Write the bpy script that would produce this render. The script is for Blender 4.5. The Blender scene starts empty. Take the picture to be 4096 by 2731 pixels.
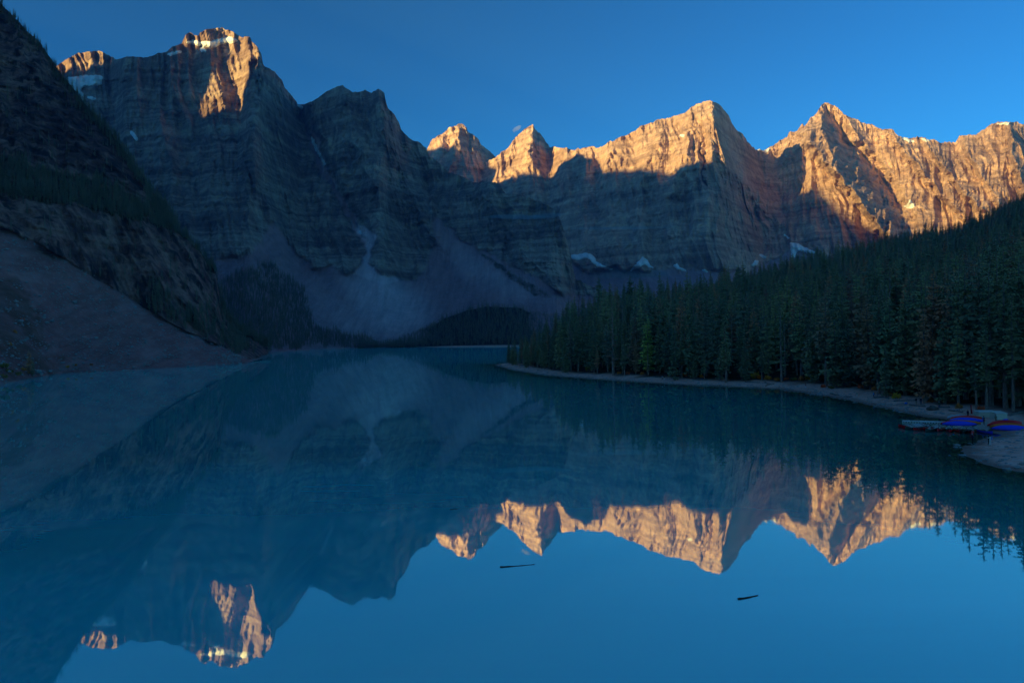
import bpy, math, random
import numpy as np
from mathutils import Matrix, Vector

random.seed(7)
rng = np.random.default_rng(7)
SC = bpy.context.scene
COL = SC.collection
R = math.radians

# ------------------------------------------------------------------ camera
# photograph coordinates are 4096 x 2731; eye stands 19 m above the lake
F, CX, CY, EYE = 2731.0, 2048.0, 1365.5, 19.0
PITCH, ROLL = R(-0.296), R(-1.186)
cam_d = bpy.data.cameras.new('camera')
cam_d.sensor_width = 36.0
cam_d.lens = 24.0
cam_d.clip_start = 0.5
cam_d.clip_end = 60000
cam = bpy.data.objects.new('camera', cam_d)
COL.objects.link(cam)
CM = Matrix.Rotation(math.pi/2 + PITCH, 4, 'X') @ Matrix.Rotation(ROLL, 4, 'Z')
cam.matrix_world = Matrix.Translation((0, 0, EYE)) @ CM
SC.camera = cam

# ------------------------------------------------------------------ light
SUN_AZ = -126.0        # degrees from the view axis, clockwise seen from above
SUN_EL = 7.0
SD = np.array([math.sin(R(SUN_AZ)), math.cos(R(SUN_AZ))])   # horizontal direction to the sun
world = bpy.data.worlds.new('World')
SC.world = world
world.use_nodes = True
wt = world.node_tree
wt.nodes.clear()
w_out = wt.nodes.new('ShaderNodeOutputWorld')
w_bg = wt.nodes.new('ShaderNodeBackground')
w_sky = wt.nodes.new('ShaderNodeTexSky')
w_sky.sky_type = 'NISHITA'
w_sky.sun_disc = False
w_sky.sun_elevation = R(SUN_EL)
w_sky.sun_rotation = R(SUN_AZ)
w_sky.altitude = 1900
w_sky.air_density = 1.0
w_sky.dust_density = 0.0
w_sky.ozone_density = 4.0
w_tint = wt.nodes.new('ShaderNodeMix')
w_tint.data_type = 'RGBA'
w_tint.blend_type = 'MULTIPLY'
w_tint.inputs[0].default_value = 1.0
w_tint.inputs[7].default_value = (0.25, 0.77, 0.65, 1)
w_gam = wt.nodes.new('ShaderNodeGamma')
w_gam.inputs[1].default_value = 1.5
wt.links.new(w_sky.outputs[0], w_gam.inputs[0])
wt.links.new(w_gam.outputs[0], w_tint.inputs[6])
wt.links.new(w_tint.outputs[2], w_bg.inputs[0])
w_bg.inputs[1].default_value = 0.06
wt.links.new(w_bg.outputs[0], w_out.inputs[0])

sun_d = bpy.data.lights.new('sun', 'SUN')
sun_d.energy = 4.3
sun_d.angle = R(0.5)
sun_d.color = (1.0, 0.75, 0.22)
sun = bpy.data.objects.new('sun', sun_d)
COL.objects.link(sun)
to_sun = Vector((SD[0]*math.cos(R(SUN_EL)), SD[1]*math.cos(R(SUN_EL)), math.sin(R(SUN_EL))))
sun.rotation_euler = to_sun.to_track_quat('Z', 'Y').to_euler()
sun.location = to_sun*3000

vs = SC.view_settings
vs.view_transform = 'Standard'
vs.look = 'None'
vs.gamma = 1.0
vs.use_curve_mapping = False
vs.exposure = 1.8
cy = SC.cycles
cy.use_denoising = True
cy.denoiser = 'OPENIMAGEDENOISE'
cy.max_bounces = 6
cy.diffuse_bounces = 2
cy.glossy_bounces = 3
cy.transmission_bounces = 2
cy.transparent_max_bounces = 8
cy.volume_bounces = 0
cy.caustics_reflective = False
cy.caustics_refractive = False

# ------------------------------------------------------------------ projection helpers
_m = np.array(CM.to_3x3())
RX, UY, BZ = _m[:, 0], _m[:, 1], _m[:, 2]
EY = np.array([0, 0, EYE])

def unproj(x, y, d):
    x, y, d = np.broadcast_arrays(np.asarray(x, float), np.asarray(y, float), np.asarray(d, float))
    a, b = (x-CX)/F*d, (CY-y)/F*d
    return EY + a[..., None]*RX + b[..., None]*UY - d[..., None]*BZ

def proj(P):
    Q = np.asarray(P, float) - EY
    dd = -(Q @ BZ)
    return CX + F*(Q @ RX)/dd, CY - F*(Q @ UY)/dd, dd

def on_plane(x, y, z=0.0):
    v = unproj(x, y, 1.0) - EY
    k = (z-EYE)/v[..., 2]
    return EY + v*k[..., None]

# ------------------------------------------------------------------ numpy noise
def _h(ix, iy, iz, seed):
    h = (ix.astype(np.uint32)*np.uint32(374761393) + iy.astype(np.uint32)*np.uint32(668265263)
         + iz.astype(np.uint32)*np.uint32(2147483647) + np.uint32((seed*974711+12345) & 0xffffffff))
    h = (h ^ (h >> np.uint32(13)))*np.uint32(1274126177)
    h = (h ^ (h >> np.uint32(15)))*np.uint32(2246822519)
    return h ^ (h >> np.uint32(16))

def noise(x, y, z=0.0, seed=0):
    x, y, z = np.broadcast_arrays(np.asarray(x, np.float32), np.asarray(y, np.float32), np.asarray(z, np.float32))
    fx, fy, fz = np.floor(x), np.floor(y), np.floor(z)
    ix, iy, iz = fx.astype(np.int64), fy.astype(np.int64), fz.astype(np.int64)
    x, y, z = x-fx, y-fy, z-fz
    u, v, w = (q*q*q*(q*(q*6-15)+10) for q in (x, y, z))
    def corner(a, b, c):
        h = _h(ix+a, iy+b, iz+c, seed)
        gx = (h & np.uint32(1023)).astype(np.float32)/511.5-1
        gy = ((h >> np.uint32(10)) & np.uint32(1023)).astype(np.float32)/511.5-1
        gz = ((h >> np.uint32(20)) & np.uint32(1023)).astype(np.float32)/511.5-1
        return gx*(x-a)+gy*(y-b)+gz*(z-c)
    def L(a, b, t): return a+(b-a)*t
    c = [corner(a, b, cc) for cc in (0, 1) for b in (0, 1) for a in (0, 1)]
    r = L(L(L(c[0], c[1], u), L(c[2], c[3], u), v), L(L(c[4], c[5], u), L(c[6], c[7], u), v), w)
    return r*1.25

def fbm(x, y, z=0.0, octs=4, seed=0, gain=0.5, ridged=False):
    a, s, f = 1.0, 0.0, 1.0
    for o in range(octs):
        n = noise(np.asarray(x)*f, np.asarray(y)*f, np.asarray(z)*f, seed+o*17)
        if ridged:
            n = 1-2*np.abs(n)*1.6
        s = s + a*n
        a *= gain
        f *= 2.03
    return s

def sstep(e0, e1, x):
    t = np.clip((np.asarray(x, float)-e0)/(e1-e0), 0, 1)
    return t*t*(3-2*t)

def inside(px, py, poly):
    poly = np.asarray(poly, float)
    r = np.zeros(np.shape(px), bool)
    x0, y0 = poly[-1]
    for x1, y1 in poly:
        c = ((y1 > py) != (y0 > py))
        r ^= c & (px < (x0-x1)*(py-y1)/(y0-y1+1e-12)+x1)
        x0, y0 = x1, y1
    return r

def seg_dist(px, py, line):
    """distance to a polyline, signed (+ right of the way it runs), and the parameter along it 0..1"""
    line = np.asarray(line, float)
    best = np.full(np.shape(px), 1e18)
    side = np.zeros(np.shape(px))
    par = np.zeros(np.shape(px))
    n = len(line)-1
    for i in range(n):
        (ax, ay), (bx, by) = line[i], line[i+1]
        dx, dy = bx-ax, by-ay
        t = np.clip(((px-ax)*dx+(py-ay)*dy)/(dx*dx+dy*dy+1e-12), 0, 1)
        d = np.hypot(px-ax-t*dx, py-ay-t*dy)
        s = np.sign((px-ax)*dy-(py-ay)*dx)
        m = d < best
        best = np.where(m, d, best)
        side = np.where(m, s, side)
        par = np.where(m, (i+t)/n, par)
    return best, side, par

def blur(a, n):
    for _ in range(n):
        b = np.pad(a, 1, mode='edge')
        a = (b[:-2, 1:-1]+b[2:, 1:-1]+b[1:-1, :-2]+b[1:-1, 2:]+2*b[1:-1, 1:-1])/6
    return a

def soft(a, n):
    """blur a mask: few steps for a crisp edge, wide box passes for a soft one"""
    if n < 10:
        return blur(a, n)
    for _ in range(3):
        for ax in (0, 1):
            p = np.pad(a, [(n+1, n) if k == ax else (0, 0) for k in (0, 1)], mode='edge')
            c = np.cumsum(p, axis=ax)
            a = (np.take(c, range(2*n+1, c.shape[ax]), ax)-np.take(c, range(0, c.shape[ax]-2*n-1), ax))/(2*n+1)
    return a

# ------------------------------------------------------------------ mesh helpers
def mesh_from(name, V, faces, mat=None, smooth=False, attrs=None):
    """faces: (n,k) int array or list of arrays"""
    me = bpy.data.meshes.new(name)
    if not isinstance(faces, list):
        faces = [faces]
    V = np.ascontiguousarray(V, np.float32)
    loops = np.concatenate([np.asarray(f).ravel() for f in faces]).astype(np.int32)
    sizes = np.concatenate([np.full(len(f), np.asarray(f).shape[1]) for f in faces]).astype(np.int32)
    starts = np.concatenate([[0], np.cumsum(sizes)[:-1]]).astype(np.int32)
    me.vertices.add(len(V))
    me.vertices.foreach_set('co', V.ravel())
    me.loops.add(len(loops))
    me.loops.foreach_set('vertex_index', loops)
    me.polygons.add(len(sizes))
    me.polygons.foreach_set('loop_start', starts)
    me.update(calc_edges=True)
    me.polygons.foreach_set('use_smooth', np.full(len(sizes), bool(smooth)))
    for k, v in (attrs or {}).items():
        a = me.attributes.new(k, 'FLOAT', 'POINT')
        a.data.foreach_set('value', np.ascontiguousarray(v, np.float32).ravel())
    if mat:
        me.materials.append(mat)
    return me

def link(name, me, parent=None, **props):
    o = bpy.data.objects.new(name, me)
    COL.objects.link(o)
    if parent:
        o.parent = parent
    for k, v in props.items():
        o[k] = v
    return o

def empty(name, loc, rz=0.0, scale=1.0, **props):
    o = bpy.data.objects.new(name, None)
    o.empty_display_size = 0.3
    COL.objects.link(o)
    o.location = loc
    o.rotation_euler = (0, 0, rz)
    o.scale = (scale,)*3
    for k, v in props.items():
        o[k] = v
    return o

def grid_faces(nr, nc):
    i = np.arange(nr*nc).reshape(nr, nc)
    return np.stack([i[:-1, :-1], i[:-1, 1:], i[1:, 1:], i[1:, :-1]], -1).reshape(-1, 4)

# ------------------------------------------------------------------ material helpers
class NT:
    def __init__(self, name):
        self.m = bpy.data.materials.new(name)
        self.m.use_nodes = True
        self.t = self.m.node_tree
        self.t.nodes.clear()
        self.out = self.t.nodes.new('ShaderNodeOutputMaterial')
    def n(self, typ, _in=None, **kw):
        nd = self.t.nodes.new('ShaderNode'+typ)
        for k, v in kw.items():
            setattr(nd, k, v)
        for k, v in (_in or {}).items():
            s = nd.inputs[k]
            if hasattr(v, 'is_output') or isinstance(v, bpy.types.NodeSocket):
                self.t.links.new(v, s)
            else:
                s.default_value = v
        return nd
    def mix(self, f, a, b, blend='MIX'):
        nd = self.n('Mix', data_type='RGBA', blend_type=blend)
        for i, v in ((0, f), (6, a), (7, b)):
            if isinstance(v, bpy.types.NodeSocket):
                self.t.links.new(v, nd.inputs[i])
            else:
                nd.inputs[i].default_value = v if i == 0 else (*v, 1) if len(v) == 3 else v
        return nd.outputs[2]
    def math(self, op, a, b=0.0, c=0.0, clamp=False):
        nd = self.n('Math', operation=op, use_clamp=clamp)
        for i, v in ((0, a), (1, b), (2, c)):
            if isinstance(v, bpy.types.NodeSocket):
                self.t.links.new(v, nd.inputs[i])
            else:
                nd.inputs[i].default_value = v
        return nd.outputs[0]
    def attr(self, name):
        return self.n('Attribute', attribute_name=name).outputs['Fac']
    def pos(self, scale):
        g = self.n('NewGeometry').outputs['Position']
        mp = self.n('Mapping', {0: g, 3: scale})
        return mp.outputs[0]
    def noise(self, vec, scale=1.0, detail=4.0, rough=0.55, dist=0.0):
        return self.n('TexNoise', {'Vector': vec, 'Scale': scale, 'Detail': detail, 'Roughness': rough, 'Distortion': dist}).outputs[0]
    def ramp(self, f, stops):
        nd = self.n('ValToRGB', {0: f})
        e = nd.color_ramp.elements
        while len(e) < len(stops):
            e.new(0.5)
        for q, (p, c) in zip(e, stops):
            q.position = p
            q.color = (*c, 1) if len(c) == 3 else c
        return nd.outputs[0]
    def surf(self, col, rough=0.8, bump=None, bstr=0.5, bdist=1.0, spec=0.2, **kw):
        d = {'Base Color': col, 'Roughness': rough, 'Specular IOR Level': spec}
        d.update(kw)
        if bump is not None:
            d['Normal'] = self.n('Bump', {'Strength': bstr, 'Distance': bdist, 'Height': bump}).outputs[0]
        b = self.n('BsdfPrincipled')
        for k, v in d.items():
            if isinstance(v, bpy.types.NodeSocket):
                self.t.links.new(v, b.inputs[k])
            else:
                b.inputs[k].default_value = (*v, 1) if (isinstance(v, tuple) and len(v) == 3) else v
        self.t.links.new(b.outputs[0], self.out.inputs[0])
        return self.m

def plain(name, c, rough=0.6, spec=0.3, var=0.12, scale=6.0):
    """painted, cloth, plastic: one colour with slight wear"""
    t = NT(name)
    v = t.noise(t.n('TexCoord').outputs['Object'], scale, 3.0)
    f = t.math('MULTIPLY_ADD', v, 2*var, 1-var)
    col = t.mix(1.0, c, t.n('CombineColor', {0: f, 1: f, 2: f}).outputs[0], 'MULTIPLY')
    return t.surf(col, rough, spec=spec)

def rock_mat(name, lo, mid, hi, scree, pale, strata=0.035, green=(0.02, 0.035, 0.015), streak=0.0, fine=1.0, wts=(0.5, 0.32, 0.22)):
    t = NT(name)
    # bedding: noise squeezed along the height, slight dip
    v1 = t.noise(t.pos((0.0012*fine, 0.0012*fine, strata)), 1.0, 10.0, 0.74)
    v2 = t.noise(t.pos((0.022*fine, 0.022*fine, 0.005*fine)), 1.0, 9.0, 0.66, 0.3)        # upright staining
    v3 = t.noise(t.pos((0.05*fine, 0.05*fine, 0.04*fine)), 1.0, 8.0, 0.68)         # blocks
    v4 = t.noise(t.pos((0.004, 0.004, 0.006)), 1.0, 5.0, 0.55)
    f = t.math('ADD', t.math('MULTIPLY', v1, wts[0]), t.math('ADD', t.math('MULTIPLY', v2, wts[1]), t.math('MULTIPLY', v4, wts[2])))
    rock = t.ramp(f, [(0.40, lo), (0.50, mid), (0.585, hi)])
    fl = t.math('MULTIPLY_ADD', v3, 1.5, 0.25)
    rock = t.mix(1.0, rock, t.n('CombineColor', {0: fl, 1: fl, 2: fl}).outputs[0], 'MULTIPLY')
    if streak:
        s = t.noise(t.pos((0.07, 0.07, 0.008)), 1.0, 5.0, 0.6)
        s = t.math('MULTIPLY', t.n('MapRange', {0: s, 1: 0.5, 2: 0.62}).outputs[0], streak)
        rock = t.mix(s, rock, (0.03, 0.03, 0.035))
    sv = t.noise(t.pos((0.03, 0.03, 0.012)), 1.0, 9.0, 0.7)
    speck = t.n('TexVoronoi', {'Vector': t.pos((0.16*fine, 0.16*fine, 0.16*fine)), 'Scale': 1.0, 'Randomness': 1.0}).outputs['Color']
    spk = t.n('MapRange', {0: t.n('SeparateColor', {0: speck}).outputs[0], 1: 0.86, 2: 1.0}).outputs[0]
    stk = t.noise(t.pos((0.06*fine, 0.006*fine, 0.006*fine)), 1.0, 6.0, 0.65)
    fs = t.math('ADD', t.math('MULTIPLY_ADD', sv, 0.7, 0.1), t.math('MULTIPLY', stk, 1.05))
    sc = t.mix(t.attr('pale'), scree, pale)
    sc = t.mix(1.0, sc, t.n('CombineColor', {0: fs, 1: fs, 2: fs}).outputs[0], 'MULTIPLY')
    sc = t.mix(t.math('MULTIPLY', spk, 0.35), sc, (0.42, 0.41, 0.42))
    col = t.mix(t.attr('scree'), rock, sc)
    gv = t.noise(t.pos((0.03, 0.03, 0.03)), 1.0, 6.0, 0.7)
    gm = t.math('MULTIPLY', t.attr('green'), t.n('MapRange', {0: gv, 1: 0.35, 2: 0.6}).outputs[0])
    col = t.mix(gm, col, green)
    v5 = t.noise(t.pos((fine*0.045, fine*0.045, fine*0.012)), 1.0, 9.0, 0.7)
    bmp = t.math('ADD', t.math('MULTIPLY', v3, 0.6), t.math('ADD', t.math('MULTIPLY', v1, 0.5), t.math('MULTIPLY', v5, 0.9)))
    return t.surf(col, 0.95, bump=bmp, bstr=1.0, bdist=12.0/fine, spec=0.05)

# ================================================================== MOUNTAINS
def lut(pts, k):
    a = np.asarray(pts, float)
    return lambda x: np.interp(x, a[:, 0], a[:, k])

def smooth1(v, n):
    for _ in range(n):
        v = np.convolve(np.pad(v, 2, mode='edge'), [.1, .2, .4, .2, .1], 'valid')
    return v

def relief(P, zc, amp, seed, flute=1.0, strata=1.0, slant=0.12):
    """depth relief of bedded cliffs: beds along the height, upright fluting, broken blocks"""
    x, y, z = P[..., 0], P[..., 1], P[..., 2]
    s = x/np.maximum(y, 500.0)*3300
    wob = fbm(x/420, y/420, z/500, 3, seed+1)*45
    h = z+0.02*s+fbm(s/900, z/1500, 0, 2, seed+2)*10
    lat = s/1800
    def step(n): return np.tanh(n*3.2)*0.55
    st = (step(noise(h/95, lat, 0.5, seed+3))*22+step(noise(h/41, lat*2, 1.5, seed+4))*13+step(noise(h/19, lat*4, 2.5, seed+5))*7
          + noise(h/9, lat*8, 3.5, seed+6)*3.0)
    g = s+slant*z+wob
    fl = (-(np.abs(noise(g/330, z/900, 0, seed+7))-0.25)*95-(np.abs(noise(g/140, z/600, 3, seed+8))-0.25)*75
          - (np.abs(noise(g/60, z/320, 6, seed+9))-0.25)*56-(np.abs(noise(g/27, z/150, 9, seed+10))-0.25)*30)
    bl = fbm(x/70, y/70, z/60, 4, seed+11)*7+fbm(x/40+wob/80, y/40, z/120, 4, seed+21, 0.55, True)*5.5
    big = fbm(x/600, y/600, z/700, 3, seed+12)*40
    return -(amp*(strata*st+flute*fl)+bl*amp+big*amp)

GR = {}     # kept grids: photograph x, y, world point

def massif(name, ridge, base, x0, x1, step, nrow, power, mat, seed, amp=1.0, jag=4.0, spurs=(), masks=None,
           flat=None, back=(1.4, 560), flute=1.0, strata=1.0, slant=0.12, prof=None):
    xs = np.arange(x0, x1+step, step, float)
    ry, rd = lut(ridge, 1)(xs), lut(ridge, 2)(xs)
    by, bd = lut(base, 1)(xs), lut(base, 2)(xs)
    rd, bd = smooth1(rd, 6), smooth1(bd, 6)
    ry = ry+fbm(xs/60, 0.3, 0, 5, seed+50, 0.55)*jag - np.abs(fbm(xs/16, 4.3, 0, 3, seed+60, 0.6))*jag*0.8
    t = np.linspace(0, 1, nrow)[:, None]
    X = np.broadcast_to(xs, (nrow, len(xs)))
    Y = by+(ry-by)*t
    g = prof(t, X) if prof else 1-(1-t)**power
    D = bd+(rd-bd)*g
    P0 = unproj(X, Y, D)
    wx = X+fbm(X/45, Y/45, 1, 4, seed+70)*16
    wy = Y+fbm(X/45, Y/45, 7, 4, seed+80)*16
    M = {'scree': np.zeros(X.shape), 'pale': np.zeros(X.shape), 'green': np.zeros(X.shape)}
    for key, poly, val, bl in (masks or []):
        M[key] = np.maximum(M[key], soft(inside(wx, wy, poly).astype(float), bl)*val) if val >= 0 else \
            M[key]*(1-soft(inside(wx, wy, poly).astype(float), bl)*-val)
    disp = relief(P0, None, amp, seed, flute, strata, slant)*(1-0.9*M['scree'])
    disp = disp+M['scree']*fbm(P0[..., 0]/18, P0[..., 1]/18, P0[..., 2]/18, 3, seed+90)*2.0
    if flat is not None:
        disp = disp*flat(t, X, Y)
    for line, wl, wr, hgt in spurs:
        dist, side, par = seg_dist(wx, wy, line)
        w = np.where(side > 0, wl, wr)      # lines run downward: + is the left side in the picture
        disp = disp-hgt*np.clip(1-dist/w, 0, 1)**1.2*np.clip(np.minimum(par*8+0.3, (1-par)*6+0.25), 0, 1)
    D = D+disp*sstep(0.0, 0.06, t)
    P = unproj(X, Y, D)
    GR[name] = (X, Y, P, M, D)
    # far side of the mountain
    top = P[-1]
    away = (top-EY)[:, :2]
    away /= np.linalg.norm(away, axis=1)[:, None]
    rows = [P.reshape(-1, 3)]
    nb = 14
    for k in range(1, nb+1):
        run = back[1]*(k/nb)**1.6
        q = top.copy()
        q[:, :2] += away*run
        q[:, 2] -= run*back[0]*(1+0.25*fbm(xs/70, k*0.4, 2, 3, seed+33))
        rows.append(q)
    V = np.concatenate(rows)
    at = {k: np.concatenate([v.ravel(), np.repeat(v[-1:], nb, 0).ravel()*0]) for k, v in M.items()}
    me = mesh_from('mountain', V, grid_faces(nrow+nb, len(xs)), mat, False, at)
    return link('mountain', me, kind='structure')

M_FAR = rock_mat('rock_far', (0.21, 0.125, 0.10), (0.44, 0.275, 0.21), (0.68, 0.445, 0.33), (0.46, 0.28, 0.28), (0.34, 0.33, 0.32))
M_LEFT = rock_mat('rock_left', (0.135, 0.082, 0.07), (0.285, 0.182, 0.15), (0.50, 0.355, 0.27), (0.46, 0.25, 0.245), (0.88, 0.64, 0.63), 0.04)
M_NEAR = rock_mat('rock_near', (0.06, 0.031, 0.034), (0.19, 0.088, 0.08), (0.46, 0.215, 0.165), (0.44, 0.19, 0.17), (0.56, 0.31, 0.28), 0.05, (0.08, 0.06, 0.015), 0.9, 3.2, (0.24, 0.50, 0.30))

# --- far right massif: twin horns, long wall, pyramid, broad shoulder
ridge_R = [(1560, 760, 4900), (1850, 700, 4800), (1960, 640, 4700), (1981, 628, 4600), (2010, 605, 4600), (2033, 593, 4580), (2050, 567, 4560), (2079, 536, 4550), (2108, 513, 4550),
           (2131, 502, 4550), (2142, 521, 4550), (2165, 539, 4560), (2182, 567, 4600), (2200, 591, 4560), (2227, 595, 4420), (2254, 594, 4300), (2289, 605, 4230),
           (2325, 597, 4160), (2368, 587, 4090), (2384, 595, 4080), (2406, 590, 4050), (2428, 571, 4020), (2471, 557, 3980), (2509, 541, 3940), (2544, 528, 3900),
           (2569, 506, 3880), (2623, 484, 3830), (2666, 479, 3800), (2699, 465, 3770), (2742, 452, 3730), (2764, 427, 3710), (2796, 407, 3690), (2840, 400, 3680),
           (2875, 411, 3720), (2894, 441, 3780), (2915, 463, 3840), (2926, 490, 3880), (2948, 525, 3960), (2972, 538, 4030), (2991, 571, 4100), (3018, 595, 4200),
           (3056, 604, 4330), (3089, 590, 4360), (3121, 563, 4340), (3149, 547, 4300), (3156, 530, 4290), (3187, 526, 4270), (3210, 498, 4250), (3217, 508, 4250),
           (3238, 480, 4230), (3263, 455, 4220), (3284, 421, 4210), (3302, 412, 4200), (3319, 416, 4190), (3350, 432, 4180), (3378, 465, 4180), (3406, 475, 4170),
           (3432, 480, 4160), (3457, 498, 4150), (3493, 501, 4130), (3534, 516, 4100), (3567, 518, 4080), (3590, 541, 4070), (3636, 554, 4040), (3677, 554, 4010),
           (3748, 559, 3980), (3763, 572, 3980), (3819, 569, 3960), (3840, 549, 3940), (3901, 541, 3900), (3927, 518, 3880), (3967, 495, 3850), (4039, 490, 3820),
           (4096, 495, 3860), (4180, 500, 3850), (4300, 560, 3800), (4500, 600, 3700)]
base_R = [(1560, 1250, 3300), (2000, 1250, 2700), (2300, 1260, 2350), (2700, 1260, 2300), (3100, 1250, 2300), (3500, 1220, 2400), (4100, 1150, 2500), (4500, 1150, 2500)]
spurs_R = [([(2790, 420), (2740, 560), (2700, 700), (2680, 800)], 90, 45, 90),
           ([(2845, 410), (2865, 560), (2925, 690), (3050, 800), (3070, 880)], 110, 50, 105),
           ([(2660, 500), (2600, 620), (2560, 740)], 80, 40, 60),
           ([(2450, 580), (2420, 680), (2400, 760)], 60, 25, 60),
           ([(2800, 560), (2812, 680), (2830, 760)], 12, 12, -60),
           ([(3215, 500), (3235, 570), (3320, 660), (3420, 770), (3500, 870), (3560, 960)], 130, 36, 310),
           ([(3310, 420), (3380, 560), (3480, 650), (3560, 760), (3640, 900)], 45, 70, -190),
           ([(3560, 530), (3650, 640), (3760, 760), (3880, 880)], 90, 26, 150),
           ([(3700, 570), (3790, 680), (3880, 790), (3960, 860)], 80, 26, 160),
           ([(3850, 560), (3930, 700), (4010, 830)], 70, 24, 120),
           ([(4030, 500), (4060, 640), (4110, 800)], 110, 30, 190),
           ([(2131, 505), (2120, 580), (2110, 680)], 60, 26, 60)]
masks_R = [('scree', [(1900, 1300), (2250, 1010), (2330, 1085), (2440, 1070), (2560, 1080), (2800, 1080), (3000, 1085), (3170, 1000), (3330, 1040), (3600, 1030), (3700, 1300)], 1.0, 8),
           ('pale', [(2380, 1110), (2560, 1010), (2680, 1110)], 0.6, 8),
           ('pale', [(2440, 960), (2470, 930), (2510, 950), (2500, 1010), (2430, 1010)], 0.0, 8)]

def prof_R(t, X):
    return np.where(t < 0.20, t/0.20*0.5, 0.5+0.5*((t-0.20)/0.80)**1.05)

massif('R', ridge_R, base_R, 1700, 4300, 3.0, 320, 1.4, M_FAR, 11, 1.0, 9.0, spurs_R, masks_R, prof=prof_R, flute=1.6, strata=0.7)

# --- far horn behind the notch
ridge_A = [(1600, 700, 4900), (1690, 620, 4800), (1709, 596, 4760), (1723, 564, 4740), (1746, 547, 4720), (1775, 533, 4710), (1795, 516, 4700), (1821, 510, 4700), (1835, 497, 4700),
           (1849, 501, 4700), (1867, 513, 4710), (1872, 530, 4710), (1892, 539, 4720), (1913, 559, 4740), (1925, 585, 4760), (1941, 596, 4780), (1976, 622, 4850), (2060, 690, 4950)]
base_A = [(1600, 900, 4300), (2060, 900, 4300)]
massif('A', ridge_A, base_A, 1600, 2060, 3.0, 130, 1.2, M_FAR, 23, 1.0, 7.0, [([(1838, 500), (1830, 560), (1825, 640)], 50, 30, 60), ([(1780, 535), (1765, 600)], 30, 20, 40), ([(1890, 540), (1900, 620)], 30, 20, 40)], flute=1.3)

# --- left massif: snow-capped summit block, couloir, twin-toothed peak, falling crest
ridge_L = [(-500, 430, 2700), (-100, 330, 2800), (150, 310, 2900), (227, 267, 3000), (270, 238, 3000), (304, 215, 3000), (373, 204, 3000), (413, 215, 3000), (448, 230, 2990),
           (474, 238, 2960), (494, 231, 2860), (528, 228, 2850), (574, 230, 2850), (626, 221, 2850), (666, 212, 2850), (683, 198, 2860), (726, 172, 2880), (740, 143, 2910),
           (761, 131, 2920), (775, 143, 2930), (795, 141, 2930), (801, 129, 2930), (832, 118, 2930), (884, 113, 2930), (918, 123, 2920), (947, 141, 2900), (970, 152, 2870),
           (985, 149, 2840), (1002, 152, 2830), (1007, 169, 2840), (1028, 189, 2860), (1045, 218, 2890), (1053, 264, 2920), (1099, 290, 3000), (1129, 323, 3050),
           (1141, 352, 3080), (1172, 389, 3120), (1192, 421, 3160), (1215, 424, 3160), (1253, 404, 3120), (1298, 372, 3060), (1333, 352, 3030), (1370, 341, 3000),
           (1390, 358, 3000), (1410, 372, 3000), (1430, 369, 2990), (1459, 358, 2980), (1482, 372, 2970), (1487, 372, 2960), (1494, 364, 2950), (1517, 357, 2940), (1537, 366, 2940),
           (1542, 395, 2950), (1551, 430, 2970), (1574, 458, 3000), (1594, 487, 3020), (1605, 521, 3040), (1631, 550, 3060), (1654, 570, 3060), (1680, 570, 3060),
           (1703, 590, 3060), (1717, 625, 3050), (1763, 659, 3020), (1792, 688, 2990), (1849, 711, 2940), (1895, 734, 2890), (1947, 725, 2830), (1993, 734, 2780),
           (2022, 774, 2750), (2090, 785, 2700), (2148, 808, 2650), (2200, 831, 2600), (2224, 847, 2580), (2243, 880, 2560), (2260, 940, 2540), (2281, 1005, 2520),
           (2289, 1059, 2500), (2303, 1118, 2480), (2400, 1160, 2420), (2520, 1205, 2350)]
base_L = [(x, 1351.4-0.0207*(x-2048)+(EYE+1.5)/d*F, d) for x, d in ((-500, 1250), (600, 1350), (1082, 1400), (1210, 1560), (1300, 1760), (1453, 1830), (1600, 1830), (1800, 1760), (2055, 1580), (2250, 1600), (2520, 1650))]
spurs_L = [([(1205, 424), (1245, 560), (1300, 680), (1380, 820), (1440, 920), (1470, 990)], 48, 55, -110),
           ([(1025, 190), (1048, 270), (1052, 360), (1025, 470), (985, 620), (990, 780)], 150, 55, 120),
           ([(1370, 345), (1400, 520), (1440, 640), (1530, 800)], 110, 80, 100),
           ([(1525, 360), (1545, 520), (1610, 700), (1700, 900), (1760, 980)], 80, 70, 110),
           ([(1900, 735), (1990, 850), (2080, 1000), (2180, 1100)], 140, 60, 90),
           ([(700, 210), (690, 400), (640, 640), (700, 860)], 120, 90, 60),
           ([(490, 232), (485, 330)], 30, 60, 40),
           ([(1690, 880), (1740, 1000), (1800, 1110)], 60, 90, -60),
           ([(2230, 850), (2270, 1000), (2285, 1110)], 70, 30, 60)]
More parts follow.
